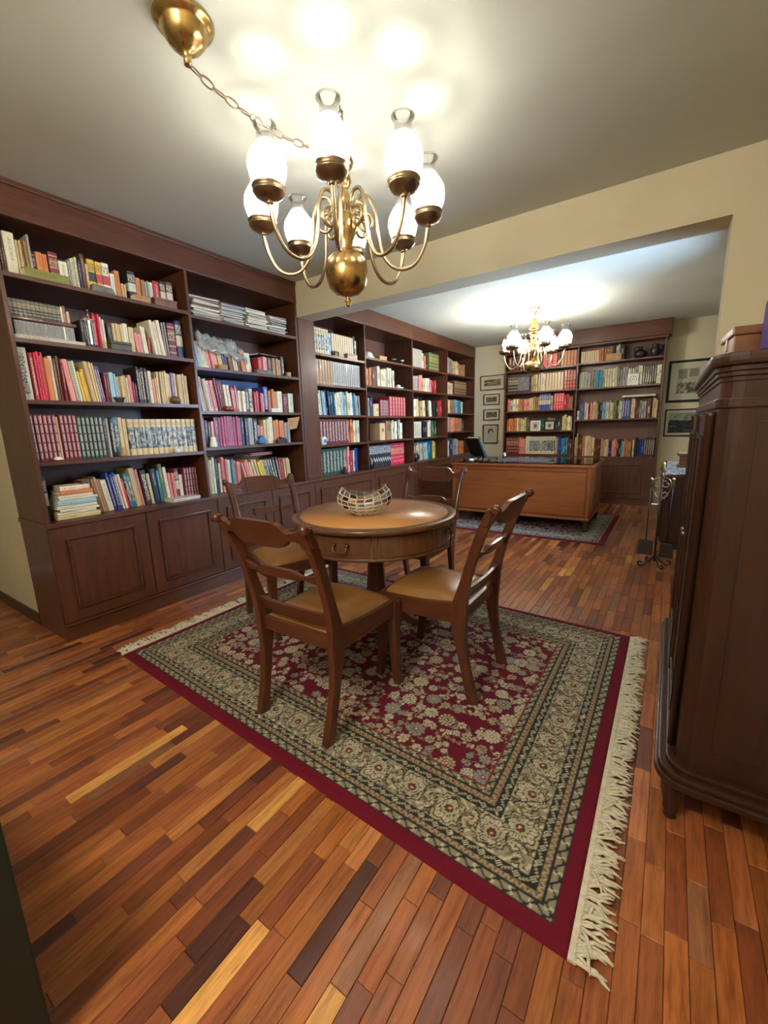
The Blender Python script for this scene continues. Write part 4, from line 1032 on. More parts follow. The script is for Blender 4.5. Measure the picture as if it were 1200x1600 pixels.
MB().lathe([(.088, -.0005), (.092, -.004), (.088, -.012), (.074, -.018), (.070, -.024), (.064, -.044), (.048, -.064), (.034, -.072), (.030, -.078), (.016, -.082), (.012, -.100), (.012, -.116), (.006, -.118)], 36, (KX, KY, 0)).build('canopy', 'brass', c1)
chain(c1, [(KX, KY, -.112), (KX*.86, KY*.86, -.150), (KX*.66, KY*.66, -.182), (KX*.46, KY*.46, -.200), (KX*.26, KY*.26, -.198), (KX*.10, KY*.10, -.172), (0, 0, -.128)])
DX, DY = -1.40, 5.205
c2 = empty('chandelier', (DX, DY, ZC), label='six-arm brass chandelier hanging over the desk, one bulb without shade', cat='chandelier')
MB().lathe(lz([(.004, 2.36), (.020, 2.35), (.026, 2.335), (.046, 2.275), (.060, 2.255), (.060, 2.245), (.040, 2.240), (.050, 2.215), (.068, 2.205), (.044, 2.195), (.036, 2.175), (.044, 2.160), (.030, 2.150), (.040, 2.08), (.050, 2.03), (.046, 1.99), (.028, 1.96), (.024, 1.90)], ZC), 20).build('column', 'brass', c2)
MB().lathe(lz([(.03, 1.905), (.070, 1.895), (.095, 1.868), (.100, 1.845), (.092, 1.815), (.066, 1.785), (.030, 1.772), (.006, 1.765), (.001, 1.755)], ZC), 28).build('ball', 'brass', c2)
chandelier(c2, 2.02-ZC, .33, 6, 1.149, 1.06, 'bulb_far', skip=(2,))
mb = MB()
for k in range(5):
    a = 2*PI*k/5; mb.tube(smooth_path([(.008*math.cos(a), .008*math.sin(a), -.070), (.022*math.cos(a), .022*math.sin(a), -.045), (.052*math.cos(a), .052*math.sin(a), -.022), (.070*math.cos(a), .070*math.sin(a), -.012), (.078*math.cos(a), .078*math.sin(a), -.006)], 4), [.006]*16+[.012], 6)
mb.lathe([(.05, -.0005), (.045, -.010), (.012, -.020), (.010, -.075), (.014, -.080), (.004, -.086)], 16).build('canopy', 'antique_brass', c2)
chain(c2, [(0, 0, -.078), (0, 0, -.10), (0, 0, -.135)])
# ------------------------------------------------------------------ writing desk
desk = empty('writing_desk', (-1.455, 5.30, .0105), label='large orange-brown veneered writing desk with glass top', cat='desk')
def rel(parent, x0, x1, y0, y1, z0, z1): p = parent.location; return x0-p.x, x1-p.x, y0-p.y, y1-p.y, z0-p.z, z1-p.z
def rbox(name, mat, parent, x0, x1, y0, y1, z0, z1, bev=0): return box(name, mat, parent, *rel(parent, x0, x1, y0, y1, z0, z1), bev)
rbox('body', 'desk_wood_x', desk, -2.245, -.672, 4.885, 5.735, .165, .715, .003)
rbox('front_panel', 'desk_wood_x', desk, -2.215, -.705, 4.873, 4.885, .185, .660, .003)
rbox('front_band', 'desk_wood_x', desk, -2.235, -.682, 4.871, 4.885, .668, .712, .003)
for y0, y1 in ((4.92, 5.30), (5.33, 5.70)): rbox('side_panel', 'desk_wood_z', desk, -.672, -.664, y0, y1, .20, .68, .003)
for x in (-2.235, -.686):
    for y in (4.878, 5.728): rbox('corner_post', 'desk_wood_z', desk, x-.018, x+.018, y-.012, y+.012, .165, .715, .004)
rbox('base_moulding', 'desk_wood_x', desk, -2.262, -.655, 4.862, 5.752, .140, .168, .007)
rbox('desktop', 'desk_wood_x', desk, -2.275, -.640, 4.850, 5.772, .715, .742, .007)
for x in (-2.20, -.70):
    for y in (4.91, 5.70):
        MB().lathe([(.016, 0), (.020, .006), (.014, .020), (.022, .045), (.028, .075), (.020, .090), (.030, .105), (.030, .130)], 14, (x+1.455, y-5.30, 0)).build('leg', 'chair_wood_z', desk)
glass = tag(MB().box(-.80, .80, -.44, .44, 0, .006).build('glass_sheet', 'sheet_glass', None, .001, (-1.457, 5.31, .7532)), 'clear glass sheet covering the desktop', 'glass sheet')
blot = tag(MB().hexa([(-.30, -.20, 0), (.30, -.20, 0), (.30, .20, 0), (-.30, .20, 0), (-.296, -.196, .008), (.296, -.196, .008), (.296, .196, .008), (-.296, .196, .008)]).build('desk_blotter', 'blotter', None, 0, (-1.46, 5.24, .7597), .04), 'grey desk blotter lying on the glass desktop', 'blotter')
bs = empty('book_stand', (-2.05, 5.17, .7597), -.5, 'black wire book stand at the left end of the desk', 'book stand')
mb = MB()
for s in (-1, 1): mb.tube(smooth_path([(s*.12, -.10, .006), (s*.10, -.03, .03), (s*.08, .03, .05), (s*.12, .12, .006)], 4), .008, 6)
mb.tube([(-.12, -.02, .035), (.12, -.02, .035)], .008, 6)
mb.build('feet', 'black_plastic', bs)
MB().hexa([(-.13, .02, .03), (.13, .02, .03), (.13, .035, .035), (-.13, .035, .035), (-.13, -.10, .27), (.13, -.10, .27), (.13, -.085, .275), (-.13, -.085, .275)]).build('back_plate', 'black_plastic', bs, .003)
MB().box(-.13, .13, .03, .09, .022, .032).build('ledge', 'black_plastic', bs, .003)
_r = Matrix.Rotation(-.5, 3, 'Z')
ob = put_book('plain', lin(60, 66, 76), Vector((-2.05, 5.17, .7597))+_r @ Vector((.12, .046, .034)), (.24, .030, .27), (.46, 0, -.5), 'dark covered book propped on the desk book stand', 'book', None)
MB().lathe([(.025, 0), (.028, .002), (.028, .07), (.024, .07), (.023, .006), (.001, .005)], 16).build('pen_cup', 'silver_metal', None, 0, (-1.80, 5.50, .7597))
tag(bpy.data.objects['pen_cup'], 'small metal pen cup on the desk beside the book stand', 'pen cup')
tag(MB().lathe([(.018, 0), (.034, .004), (.036, .012), (.026, .024), (.001, .028)], 16).build('paperweight', 'ceramic_white', None, 0, (-2.05, 4.98, .7597)), 'small white paperweight on the desk in front of the book stand', 'paperweight')
# ------------------------------------------------------------------ tall cabinet on the right
cab = empty('tall_cabinet', (.07, 1.33, 0), label='tall dark wood cabinet with moulded cornice at the right edge', cat='cabinet')
def round_rect(x0, x1, y0, y1, r, n=6):   # rounded at the two front (x0) corners
    p = [(x1, y0)]; p = []
    p += [(x0+r-r*math.sin(PI/2*i/n), y0+r-r*math.cos(PI/2*i/n)) for i in range(n+1)]
    p += [(x0+r-r*math.cos(PI/2*i/n), y1-r+r*math.sin(PI/2*i/n)) for i in range(n+1)]
    p += [(x1, y1), (x1, y0)]
    return p
def cprism(name, mat, o, r, z0, z1, bev=0):
    return MB().prism([(x-.07, y-1.33) for x, y in round_rect(.092-o, .505, 1.36-o, 2.50+o, r)], z0, z1).build(name, mat, cab, bev)
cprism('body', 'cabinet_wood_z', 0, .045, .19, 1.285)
cprism('base_moulding', 'cabinet_wood_y', .050, .085, .142, .165, .006)
cprism('base_moulding', 'cabinet_wood_y', .042, .078, .165, .183, .005)
cprism('base_moulding', 'cabinet_wood_y', .022, .060, .183, .198, .004)
cprism('corner_band', 'cabinet_wood_y', .006, .048, 1.222, 1.246, .003)
for i, (o_, z0, z1) in enumerate(((.004, 1.285, 1.297), (.009, 1.297, 1.309), (.014, 1.309, 1.322))): cprism('cornice_step', 'cabinet_wood_y', o_, .045+o_, z0, z1, .002)
cprism('top_board', 'cabinet_wood_y', .027, .070, 1.322, 1.352, .010)
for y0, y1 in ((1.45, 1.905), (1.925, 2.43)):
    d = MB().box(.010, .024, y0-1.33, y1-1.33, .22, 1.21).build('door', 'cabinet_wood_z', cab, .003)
    mb = MB()
    for q in ((y0+.05, y0+.066, .28, 1.15), (y1-.066, y1-.05, .28, 1.15), (y0+.05, y1-.05, .28, .296), (y0+.05, y1-.05, 1.134, 1.15)): mb.box(.001, .010, q[0]-1.33, q[1]-1.33, q[2], q[3])
    mb.build('door_moulding', 'cabinet_wood_z', d, .003)
    MB().sphere((-.001, (y1-.03 if y0 < 1.5 else y0+.03)-1.33, .78), .010).build('door_knob', 'antique_brass', d)
for y in (1.43, 1.915, 2.455): MB().tube([(.012, y-1.33, .21), (.012, y-1.33, 1.20), (.012, y-1.33, 1.215)], [.012, .012, .018], 10).build('half_column', 'cabinet_wood_z', cab)
MB().box(.10, .40, .026, .030, .27, 1.19).build('side_panel', 'cabinet_wood_z', cab, .002)
for x in (.095, .46):
    for y in (1.375, 2.46):
        MB().lathe([(.014, 0), (.018, .006), (.016, .018), (.022, .034), (.020, .044), (.030, .090), (.032, .120), (.032, .143)], 16, (x-.07, y-1.33, 0)).build('foot', 'cabinet_wood_z', cab)
bx = empty('carved_box', (.23, 1.60, 1.353), .06, 'carved wooden box with front panel on top of tall cabinet', 'box')
MB().box(-.12, .12, -.09, .09, 0, .058).build('body', 'wood_ornament', bx, .003)
MB().box(-.125, .125, -.095, .095, .058, .080).build('lid', 'wood_ornament', bx, .004)
mb = MB()
for q in ((-.06, .06, .010, .014), (-.06, .06, .048, .052), (-.06, -.056, .014, .048), (.056, .06, .014, .048)): mb.box(q[0], q[1], -.094, -.09, q[2], q[3])
for i in range(6):
    mb.sphere((-.042+.017*i, -.091, .031), .008, 6)
mb.build('front_carving', 'chair_wood_x', bx)
MB().box(-.124, -.12, -.012, .012, .03, .062).build('clasp', 'antique_brass', bx)
pc = MB().box(-.06, .06, -.05, .05, 0, .13).build('fabric_case', 'purple_cloth', None, .012, (.232, 1.43, 1.3525), .2)
tag(pc, 'purple fabric case on the cabinet at the right frame edge', 'case')
# ------------------------------------------------------------------ sideboard with cloth in the far room
sb = empty('sideboard', (-.02, 4.62, 0), label='dark wood sideboard along the right wall of the far room', cat='sideboard')
rbox('body', 'cabinet_wood_z', sb, -.015, .505, 4.62, 6.15, .07, .675, .004)
rbox('top', 'cabinet_wood_y', sb, -.035, .510, 4.60, 6.17, .675, .698, .005)
rbox('plinth', 'cabinet_wood_y', sb, .0, .505, 4.64, 6.13, 0, .07)
MB().hexa([(.07+x, y, z) for z in (.18, .56) for x, y in ((0, -.008), (.38, -.008), (.38, 0), (0, 0))]).build('end_panel', 'cabinet_wood_z', sb, .004)
for y0 in (4.66, 5.15, 5.64): rbox('door', 'cabinet_wood_z', sb, -.027, -.015, y0, y0+.46, .10, .65, .004)
n1, n2 = 26, 60
UU, VV = np.meshgrid(np.linspace(0, 1, n1+1), np.linspace(0, 1, n2+1))
pat = (np.sin(UU*30+3*np.sin(VV*22))*np.sin(VV*61+2*np.sin(UU*17)) > .25); pat2 = (np.sin(UU*47+5)*np.sin(VV*83+UU*9) > .6)
CC = np.where(pat[..., None], np.array(lin(150, 172, 205)), np.array(lin(206, 216, 232))); CC = np.where(pat2[..., None], np.array(lin(96, 122, 170)), CC)
hh = .0035*np.abs(np.sin(UU*19+VV*31))+.004*(np.sin(VV*50+4*UU) > .7)+.0015
cl_ = grid_obj('table_cloth', .50, 1.52, n1, n2, CC, 'patterned_cloth', None, hh, lambda co: co-np.array([.25, .76, 0]))
cl_.location = (.235, 5.385, .6985); tag(cl_, 'pale blue and white patterned cloth on the far sideboard', 'cloth')
wb = empty('wooden_box', (.20, 5.42, .706), label='small reddish wooden chest standing on the blue patterned cloth', cat='box')
MB().box(-.13, .13, -.10, .10, 0, .015).box(-.11, .11, -.08, .08, .015, .115).build('body', 'wood_ornament', wb, .003)
MB().box(-.13, .13, -.10, .10, .115, .135).build('lid', 'wood_ornament', wb, .004)
MB().box(-.12, .12, -.09, .09, .1355, .145).build('lid_cloth', 'ceramic_white', wb, .004)
# ------------------------------------------------------------------ fireplace tool stand
ft = empty('fireplace_tools', (-.030, 4.02, 0), label='wrought iron fireplace tool stand with scrolled top before the sideboard', cat='tool stand')
MB().tube([(0, 0, .04), (0, 0, .74)], .008, 8).build('pole', 'iron', ft)
MB().lathe([(.010, .74), (.018, .755), (.008, .775), (.012, .79), (.020, .81), (.010, .835), (.016, .85), (.001, .872)], 14).build('handle', 'antique_brass', ft)
mb = MB()
def spiral(cx, cz, r0, t0, t1, sx=1, n=18): return [(cx+sx*(r0*(1-.6*i/n))*math.cos(t0+(t1-t0)*i/n), 0, cz+(r0*(1-.6*i/n))*math.sin(t0+(t1-t0)*i/n)) for i in range(n+1)]
for sx in (-1, 1):
    mb.tube(spiral(sx*.030, .685, .030, PI*.5, PI*2.6, sx), .005, 6); mb.tube(spiral(sx*.030, .600, .028, -PI*.5, -PI*2.6, sx), .005, 6)
    mb.tube(smooth_path([(0, 0, .74), (sx*.050, 0, .725), (sx*.062, 0, .66), (sx*.040, 0, .60), (0, 0, .555)], 4), .005, 6)
mb.build('scroll_top', 'antique_brass', ft)
for k in range(4):
    a = .5+PI/2*k; c_, s_ = math.cos(a), math.sin(a)
    MB().tube(smooth_path([(r*c_, r*s_, z) for r, z in ((.005, .085), (.04, .05), (.085, .010), (.118, .012), (.128, .032), (.112, .044), (.100, .034))], 4), .006, 6).build('foot', 'iron', ft)
tools = []
for i, (dx, dy, nm) in enumerate(((-.072, -.02, 'ash_shovel'), (.075, .02, 'hearth_brush'), (.0, .065, 'poker'))):
    t = empty(nm, (-.030+dx, 4.02+dy, .10), label={'ash_shovel': 'black ash shovel hanging at left of the tool stand', 'hearth_brush': 'dark hearth brush hanging at right of the tool stand', 'poker': 'thin iron poker hanging behind the tool stand'}[nm], cat='fire tool')
    MB().tube([(0, 0, .10), (0, 0, .56)], .005, 6).build('rod', 'iron', t)
    MB().lathe([(.006, .56), (.012, .575), (.012, .62), (.016, .63), (.001, .645)], 10).build('handle', 'antique_brass', t)
    if nm == 'ash_shovel': MB().hexa([(-.055, -.02, 0), (.055, -.02, 0), (.055, -.012, 0), (-.055, -.012, 0), (-.05, -.004, .12), (.05, -.004, .12), (.05, .004, .12), (-.05, .004, .12)]).build('blade', 'iron', t, .002)
    elif nm == 'hearth_brush': MB().hexa([(-.05, -.018, -.02), (.05, -.018, -.02), (.05, .018, -.02), (-.05, .018, -.02), (-.04, -.012, .10), (.04, -.012, .10), (.04, .012, .10), (-.04, .012, .10)]).build('bristles', 'iron', t, .003)
    else: MB().tube([(0, 0, .10), (0, 0, .0), (.02, 0, .015)], .005, 6).build('tip', 'iron', t)
# ------------------------------------------------------------------ pictures on the back wall
def picture(x0, x1, z0, z1, fw, mw, label, paint, frame='frame_brown', n=44):
    w, h = x1-x0, z1-z0; p = empty('framed_picture', ((x0+x1)/2, YEND-.001, z0), label=label, cat='picture')
    mb = MB()
    for a, b_, c, d in ((-w/2, w/2, 0, fw), (-w/2, w/2, h-fw, h), (-w/2, -w/2+fw, fw, h-fw), (w/2-fw, w/2, fw, h-fw)): mb.box(a, b_, -.022, 0, c, d)
    mb.build('frame', frame, p, .002)
    MB().box(-w/2+fw, w/2-fw, -.008, -.002, fw, h-fw).build('mat', 'mat_board', p)
    pw, ph = w-2*fw-2*mw, h-2*fw-2*mw; ny_ = max(8, int(n*ph/pw)); U_, V_2 = np.meshgrid(np.linspace(0, 1, n+1), np.linspace(0, 1, ny_+1))
    C_ = paint(U_, V_2)
    grid_obj('print', pw, ph, n, ny_, C_, 'print_paper', p, None, lambda co: np.stack([co[:, 0]-pw/2, np.full(len(co), -.0085), co[:, 1]+fw+mw], 1))
    MB().box(-w/2+fw, w/2-fw, -.0125, -.0115, fw, h-fw).build('glazing', 'picture_glass', p)
def smoothn(U_, V_2, f, seed):
    r = np.random.default_rng(seed); v = np.zeros_like(U_)
    for k in range(14):
        a, b_, c = r.normal(0, f, 2).tolist()+[r.uniform(0, 6)]; v += np.sin(a*U_+b_*V_2+c)
    return v/3.7
def sepia(seed, f, c0, c1):
    def fn(U_, V_2):
        v = np.clip(.5+.5*smoothn(U_, V_2, f, seed), 0, 1)[..., None]; return v*np.array(c1)+(1-v)*np.array(c0)
    return fn
def sketch(U_, V_2):     # pencil drawing of a head
    pap = np.array(lin(206, 196, 168)); C_ = np.tile(pap, U_.shape+(1,)); x = (U_-.5)*1.0; y = (V_2-.58)*1.25
    hair = ((x/.24)**2+((y-.06)/.26)**2 < 1) & ~((((x-.03)/.15)**2+((y+.06)/.22)**2) < 1); C_[hair] = np.array(lin(96, 86, 70))
    jaw = np.abs(np.hypot((x-.02)/.17, (y+.04)/.26)-1) < .06; C_[jaw & (y < 0)] = np.array(lin(140, 128, 104))
    for ex in (-.05, .09): C_[((x-ex)/.035)**2+((y+.0)/.02)**2 < 1] = np.array(lin(80, 70, 58))
    C_[(np.abs(x-.03) < .05) & (np.abs(y+.17) < .014)] = np.array(lin(130, 96, 80))
    C_[(np.abs(y+.36+.3*np.abs(x)) < .012) & (np.abs(x) < .3)] = np.array(lin(150, 138, 112)); return C_
def townprint(U_, V_2):
    pap = np.array(lin(196, 190, 168)); C_ = np.tile(pap, U_.shape+(1,)); t = smoothn(U_, V_2, 26, 4)
    m1 = (V_2 > .60) & (V_2 < .97) & (U_ > .06) & (U_ < .44); m2 = (V_2 > .66) & (V_2 < .97) & (U_ > .54) & (U_ < .94); C_[m1 | m2] = np.array(lin(146, 142, 128))
    roof = .42+.10*np.abs(np.mod(U_*5, 1)-.5); tw = (V_2 < roof) & (V_2 > .04); C_[tw] = np.array(lin(150, 150, 130)); C_[tw & (t > .2)] = np.array(lin(96, 100, 84)); C_[tw & (t < -.8)] = pap; return C_
def landscape(U_, V_2):
    t = smoothn(U_, V_2, 14, 8); hz = .62+.03*np.sin(U_*9); C_ = np.where((V_2 < hz)[..., None], np.array(lin(48, 56, 62)), np.array(lin(170, 172, 160))); C_[(V_2 < hz) & (t > .9)] = np.array(lin(84, 92, 96)); C_[(V_2 > hz) & (t > .3) & (V_2 < .9)] = np.array(lin(128, 132, 126)); return C_
picture(-2.777, -2.355, 1.760, 2.000, .014, .055, 'wide sepia relief print, topmost of the four small pictures', sepia(2, 16, lin(92, 62, 40), lin(178, 146, 106)))
picture(-2.714, -2.435, 1.521, 1.697, .012, .034, 'small dark framed print, second from top beside back bookcase', sepia(5, 12, lin(66, 58, 46), lin(150, 134, 106)))
picture(-2.710, -2.430, 1.266, 1.449, .012, .036, 'small brown framed print, third from top beside back bookcase', sepia(8, 12, lin(64, 44, 32), lin(164, 132, 96)))
picture(-2.712, -2.448, .878, 1.197, .016, .012, 'framed pencil sketch of a head, lowest of four pictures', sketch, 'frame_brown', 60)
picture(-.107, .348, 1.415, 1.958, .030, .075, 'large black framed engraving right of the back bookcase', townprint, 'frame_black', 60)
picture(-.097, .348, .962, 1.326, .016, .030, 'black framed landscape print below the large engraving', landscape, 'frame_black', 60)
# ------------------------------------------------------------------ bench at the lower left corner
gb = empty('storage_bench', (-.90, .104, 0), PI+.15, 'dark green painted storage bench cut by the lower left corner', 'bench')
MB().box(0, .62, -.02, .36, .0, .62).build('body', 'green_door', gb, .006)
MB().box(-.006, .63, -.026, .37, .62, .655).build('lid', 'green_door', gb, .008)
# ------------------------------------------------------------------ ornaments on the shelves
def orn(name, label, cat, mb, mat, y, z, x=None, rz=0, bev=0, sx=None):
    o = mb.build(name, mat, None, bev, (XF-.028 if x is None else x, y, z+.0006), rz); return tag(o, label, cat)
A1, A2, A3, A4 = NEAR_A; B1, B2, B3, B4 = NEAR_B
orn('stone_block', 'dark grey stone block on top shelf before the yellow spines', 'ornament', MB().hexa([(-.02, -.065, 0), (.02, -.065, 0), (.02, .065, 0), (-.02, .065, 0), (-.016, -.058, .036), (.016, -.050, .042), (.014, .056, .036), (-.016, .058, .040)]), 'stone_grey', 1.335, A1, bev=.004)
cbx = orn('carved_chest', 'small carved reddish chest at right end of top shelf', 'box', MB().box(-.022, .022, -.075, .075, 0, .034).box(-.024, .024, -.078, .078, .035, .046), 'wood_ornament', 1.715, A1, bev=.002)
orn('trunk_box', 'dark olive trunk-shaped box on second shelf of leftmost bay', 'box', MB().box(-.024, .024, -.060, .060, 0, .034).box(-.026, .026, -.063, .063, .035, .050), 'olive_trunk', 1.390, A2, bev=.003)
sw = empty('sword_ornament', (XF-.03, 1.235, A2+.0006), label='silver miniature sword standing upright on second shelf', cat='ornament')
MB().box(-.018, .018, -.030, .030, 0, .012).build('base', 'iron', sw, .003)
MB().hexa([(-.001, -.006, .012), (.001, -.006, .012), (.001, .006, .012), (-.001, .006, .012), (-.001, -.005, .150), (.001, -.005, .150), (.001, .005, .150), (-.001, .005, .150)]).tube([(0, 0, .165), (0, 0, .20)], .004, 6).sphere((0, 0, .205), .006).build('blade', 'silver_metal', sw)
MB().tube([(0, -.032, .150), (0, 0, .156), (0, .032, .150)], .004, 6).build('guard', 'silver_metal', sw)
orn('small_bowl', 'small brown bowl on third shelf of leftmost bay', 'bowl', MB().lathe([(.014, 0), (.016, .004), (.030, .022), (.036, .032), (.033, .032), (.027, .020), (.001, .008)], 20), 'olive_trunk', 1.345, A3, x=XF-.04)
orn('wooden_egg', 'polished reddish wooden egg on third shelf of leftmost bay', 'ornament', MB().lathe([(.001, 0), (.018, .004), (.032, .018), (.036, .028), (.030, .042), (.016, .052), (.001, .055)], 20), 'wood_ornament', 1.715, A3, x=XF-.042)
orn('sea_shell', 'small pale shell in front of the maroon volumes', 'shell', MB().lathe([(.001, 0), (.020, .003), (.024, .010), (.016, .020), (.001, .024)], 14), 'ceramic_white', .965, A4)
orn('pink_figurine', 'small pinkish figurine before the thick cream books', 'figurine', MB().lathe([(.018, 0), (.022, .006), (.016, .016), (.020, .028), (.010, .040), (.014, .048), (.001, .056)], 12), 'tan_box', 1.320, A4)
orn('tea_candle', 'small white candle holder before the picture-spined volumes', 'candle', MB().lathe([(.022, 0), (.024, .003), (.022, .020), (.024, .030), (.020, .030), (.018, .008), (.001, .008)], 18), 'ceramic_white', 1.680, A4, x=XF-.03)
orn('round_tin', 'round pale tin before books on shelf beside the pier', 'tin', MB().lathe([(.042, 0), (.044, .003), (.044, .022), (.046, .023), (.046, .032), (.040, .036), (.001, .036)], 28), 'tan_box', 2.128, B2, x=XF-.052)
orn('dark_box', 'flat dark wooden box before red book beside pier', 'box', MB().box(-.022, .022, -.085, .085, 0, .022).box(-.023, .023, -.087, .087, .0225, .031), 'stone_grey', 2.52, B2, bev=.002)
orn('wooden_cup', 'small turned wooden cup at right end of second shelf', 'cup', MB().lathe([(.022, 0), (.024, .004), (.024, .036), (.021, .036), (.019, .006), (.001, .006)], 18), 'tan_box', 2.80, B2, x=XF-.03)
orn('copper_pot', 'small round copper pot on third shelf beside pier', 'pot', MB().lathe([(.026, 0), (.042, .012), (.044, .024), (.034, .034), (.036, .040), (.030, .040), (.028, .034), (.036, .022), (.001, .008)], 22), 'copper_pot', 2.152, B3, x=XF-.05)
orn('card_box', 'small white card box on third shelf beside pier', 'box', MB().box(-.020, .020, -.050, .050, 0, .020).box(-.021, .021, -.051, .051, .0205, .032), 'paper', 2.607, B3, bev=.001)
orn('white_figurine', 'white figurine with round base on fourth shelf beside pier', 'figurine', MB().lathe([(.028, 0), (.030, .006), (.026, .016), (.028, .030), (.022, .046), (.018, .056), (.022, .066), (.012, .080), (.001, .084)], 18), 'ceramic_white', 1.975, B4, x=XF-.035)
orn('blue_ornament', 'blue glazed ornament on fourth shelf beside pier', 'ornament', MB().lathe([(.030, 0), (.040, .010), (.042, .030), (.030, .050), (.018, .058), (.022, .070), (.001, .074)], 12, smooth=False), 'ceramic_blue', 2.45, B4, x=XF-.045)
orn('toy_camera', 'small dark toy camera on fourth shelf beside pier', 'ornament', MB().box(-.018, .018, -.055, .055, 0, .034).lathe([(.016, 0), (.016, .02), (.001, .02)], 12, (0, -.01, .034)).box(-.012, .012, .02, .045, .034, .044), 'black_plastic', 2.66, B4, bev=.002)
tag(MB().hexa([(-.004, -.045, 0), (.004, -.045, 0), (.004, .02, .01), (-.004, .02, .01), (-.004, -.06, .10), (.004, -.06, .10), (.004, .055, .115), (-.004, .055, .115)]).build('postcard', 'tan_box', None, .001, (XF-.03, 2.83, B4+.115), -.5), 'orange card tucked at right end of fourth shelf beside pier', 'card')
# plastic bag slumped over the books
n1, n2 = 34, 22; UU, VV = np.meshgrid(np.linspace(0, 1, n1+1), np.linspace(0, 1, n2+1))
hh = .050*np.sin(PI*UU)**.5*np.sin(PI*VV)**.5+.014*smoothn(UU, VV, 13, 3)+.010*smoothn(UU, VV, 30, 6)+.035*np.exp(-((UU-.04)/.07)**2)
bag = grid_obj('plastic_bag', .44, .22, n1, n2, np.ones(UU.shape+(3,))*.6, 'plastic_film', None, hh+.012, lambda co: np.stack([np.where(co[:, 1] > .13, .02+(co[:, 1]-.13)*.45, co[:, 1]-.11), co[:, 0]-.22, co[:, 2]-np.clip(co[:, 1]-.13, 0, 1)*.8], 1))
sol = bag.modifiers.new('thickness', 'SOLIDIFY'); sol.thickness = .003
bag.location = (XF-.10, 2.16, B2+.175); bag.rotation_euler = (-.08, .10, 0); tag(bag, 'crumpled clear plastic bag draped over books on second shelf', 'bag')
tag(MB().box(-.002, .002, -.40, .25, 0, .27).build('blue_sheet', 'blue_sheet', None, 0, (XF-.30, 2.42, B3+.002)), 'dark blue sheet leaning behind books on third shelf', 'folder')
F = FARZ
orn('metal_tin', 'round brass tin on the top shelf just beyond the beam', 'tin', MB().lathe([(.055, 0), (.058, .004), (.058, .040), (.060, .042), (.060, .050), (.001, .054)], 24), 'antique_brass', 3.485, F[0][0], x=XF-.066)
orn('brown_box', 'brown wooden box on the top shelf just beyond the beam', 'box', MB().box(-.03, .03, -.085, .085, 0, .034).box(-.032, .032, -.087, .087, .0345, .048), 'wood_ornament', 3.72, F[0][0], x=XF-.036, bev=.002)
mug = empty('mug', (XF-.045, 3.222, F[0][3]+.0006), label='blue and white mug before the maroon volumes', cat='mug')
MB().lathe([(.032, 0), (.036, .003), (.038, .078), (.0345, .078), (.032, .006), (.001, .006)], 24).build('body', 'ceramic_white', mug)
MB().box(.0365, .040, -.018, .018, .02, .055).build('motif', 'ceramic_blue', mug, .001)
MB().tube(smooth_path([(0, .036, .065), (0, .058, .060), (0, .060, .035), (0, .036, .02)], 5), .005, 8).build('handle', 'ceramic_white', mug)
orn('dark_figurine', 'small dark figurine before pink books beyond the beam', 'figurine', MB().lathe([(.03, 0), (.034, .006), (.018, .02), (.026, .035), (.012, .055), (.016, .065), (.001, .072)], 14), 'iron', 3.56, .72, x=XF-.05)
orn('dome_clock', 'white half-round ornament on the empty shelf beyond the beam', 'ornament', MB().lathe([(.078, 0), (.080, .012), (.066, .014), (.064, .03), (.050, .056), (.026, .072), (.001, .078)], 24), 'ceramic_white', 4.105, F[1][0], x=XF-.085)
orn('open_box', 'flat wooden box on the empty shelf beyond the beam', 'box', MB().box(-.05, .05, -.075, .075, 0, .04).box(-.053, .053, -.078, .078, .041, .052), 'tan_box', 4.36, F[1][0], x=XF-.09, bev=.002)
orn('metal_bowl', 'dark metal bowl on the empty shelf beyond the beam', 'bowl', MB().lathe([(.03, 0), (.034, .006), (.062, .03), (.066, .048), (.060, .048), (.052, .028), (.001, .012)], 24), 'dark_handle', 4.60, F[1][0], x=XF-.08)
orn('silver_cup', 'small silver cup at right of the empty shelf', 'cup', MB().lathe([(.026, 0), (.010, .008), (.010, .02), (.034, .036), (.036, .056), (.032, .056), (.001, .026)], 20), 'silver_metal', 4.80, F[1][0], x=XF-.06)
orn('yellow_ornament', 'pale yellow low ornament right of books beyond the beam', 'ornament', MB().lathe([(.05, 0), (.07, .008), (.072, .018), (.03, .026), (.034, .044), (.001, .056)], 18), 'paper', 4.74, F[1][1], x=XF-.08)
orn('black_pot', 'round black clay pot on ledge before zigzag volumes', 'pot', MB().lathe([(.03, 0), (.056, .03), (.062, .065), (.050, .098), (.032, .112), (.036, .126), (.030, .126), (.001, .11)], 24), 'clay_black', 4.045, .72, x=XF-.068)
orn('black_pot', 'round black clay pot on ledge farther from camera', 'pot', MB().lathe([(.03, 0), (.062, .03), (.070, .065), (.056, .098), (.034, .110), (.036, .118), (.001, .112)], 24), 'clay_black', 5.135, .72, x=XF-.078)
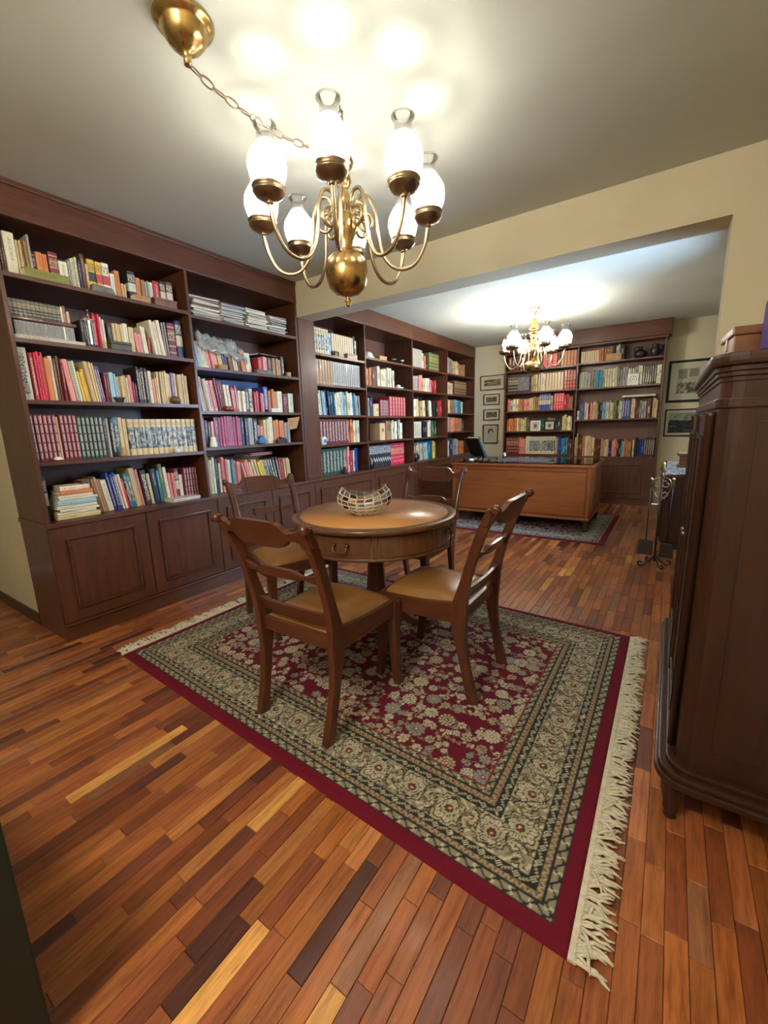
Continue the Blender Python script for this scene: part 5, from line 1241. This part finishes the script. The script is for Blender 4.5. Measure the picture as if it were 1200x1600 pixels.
for nm, x, k in (('black_jug', -.45, 1.0), ('black_pitcher', -.278, .95)):
    v = empty(nm, (x, YK+.085, BZR[0]+.0006), label='wide black clay jug on top shelf of back bookcase' if nm == 'black_jug' else 'tall black clay pitcher at right end of back bookcase top shelf', cat='jug')
    pr = [(.04, 0), (.062, .02), (.075, .055), (.066, .085), (.030, .105), (.022, .125), (.028, .145), (.023, .145), (.001, .12)] if nm == 'black_jug' else [(.03, 0), (.04, .01), (.055, .06), (.056, .10), (.042, .13), (.036, .15), (.044, .168), (.038, .168), (.001, .14)]
    MB().lathe([(r*k, z*k) for r, z in pr], 24).build('body', 'clay_black', v)
    s = -1 if nm == 'black_jug' else 1
    MB().tube(smooth_path([(s*.026, 0, .135), (s*.062, 0, .142), (s*.075, 0, .11), (s*.06, 0, .075)], 5), .007, 8).build('handle', 'clay_black', v)
for x0, x1, lb in ((-1.859, -1.706, 'small white framed photo on fourth shelf of back bookcase'), (-1.655, -1.488, 'small dark framed photo on fourth shelf of back bookcase')):
    w = x1-x0; p = empty('photo_frame', ((x0+x1)/2, YK+.018, BZL[3]+.0006), label=lb, cat='photo frame')
    fr_ = MB().hexa([(-w/2, 0, 0), (w/2, 0, 0), (w/2, .012, 0), (-w/2, .012, 0), (-w/2, .008, .158), (w/2, .008, .158), (w/2, .020, .158), (-w/2, .020, .158)]).build('frame', 'ceramic_white' if w < .16 else 'frame_black', p, .002)
    U_, V_2 = np.meshgrid(np.linspace(0, 1, 13), np.linspace(0, 1, 15)); m_ = ((U_-.5)/.22)**2+((V_2-.5)/.3)**2 < 1
    C_ = np.where(m_[..., None], np.array(lin(90, 86, 78)), np.array(lin(196, 190, 172))); w2 = w-.05
    grid_obj('photo', w2, .112, 12, 14, C_, 'print_paper', p, None, lambda co: np.stack([co[:, 0]-w2/2, -.0008+(co[:, 1]+.022)*.05, co[:, 1]+.022], 1))
tl_ = empty('ceramic_tile', (-.504, YK+.016, BZR[1]+.0006), label='white tile with a round drawing before grey books', cat='tile')
MB().hexa([(-.066, 0, 0), (.066, 0, 0), (.066, .010, 0), (-.066, .010, 0), (-.066, .012, .15), (.066, .012, .15), (.066, .022, .15), (-.066, .022, .15)]).build('body', 'ceramic_white', tl_, .002)
MB().tube([(.042*math.cos(t), .0045+.0013, .075+.045*math.sin(t)) for t in [2*PI*i/20 for i in range(20)]], .003, 5, closed=True).tube(smooth_path([(-.02, .006, .05), (-.01, .006, .08), (.012, .006, .085), (.02, .006, .06)], 4), .003, 5).build('drawing', 'stone_grey', tl_)
orn('wooden_tray', 'tan wooden box before books on back bookcase top shelf', 'box', MB().box(-.095, .095, -.02, .02, 0, .075).box(-.097, .097, -.022, .022, .076, .088), 'tan_box', YK+.026, BZR[0], x=-.76, bev=.002)

flat_bk = put_book('plain', lin(206, 194, 166), (-.62, YK+.030, BZR[2]+.272), (.18, .030, .40), (PI/2, 0, -PI/2), 'long cream book lying across upright books on back bookcase', 'book', None)
flat_bk.location = (-.22, YK+.03, BZR[2]+.285)
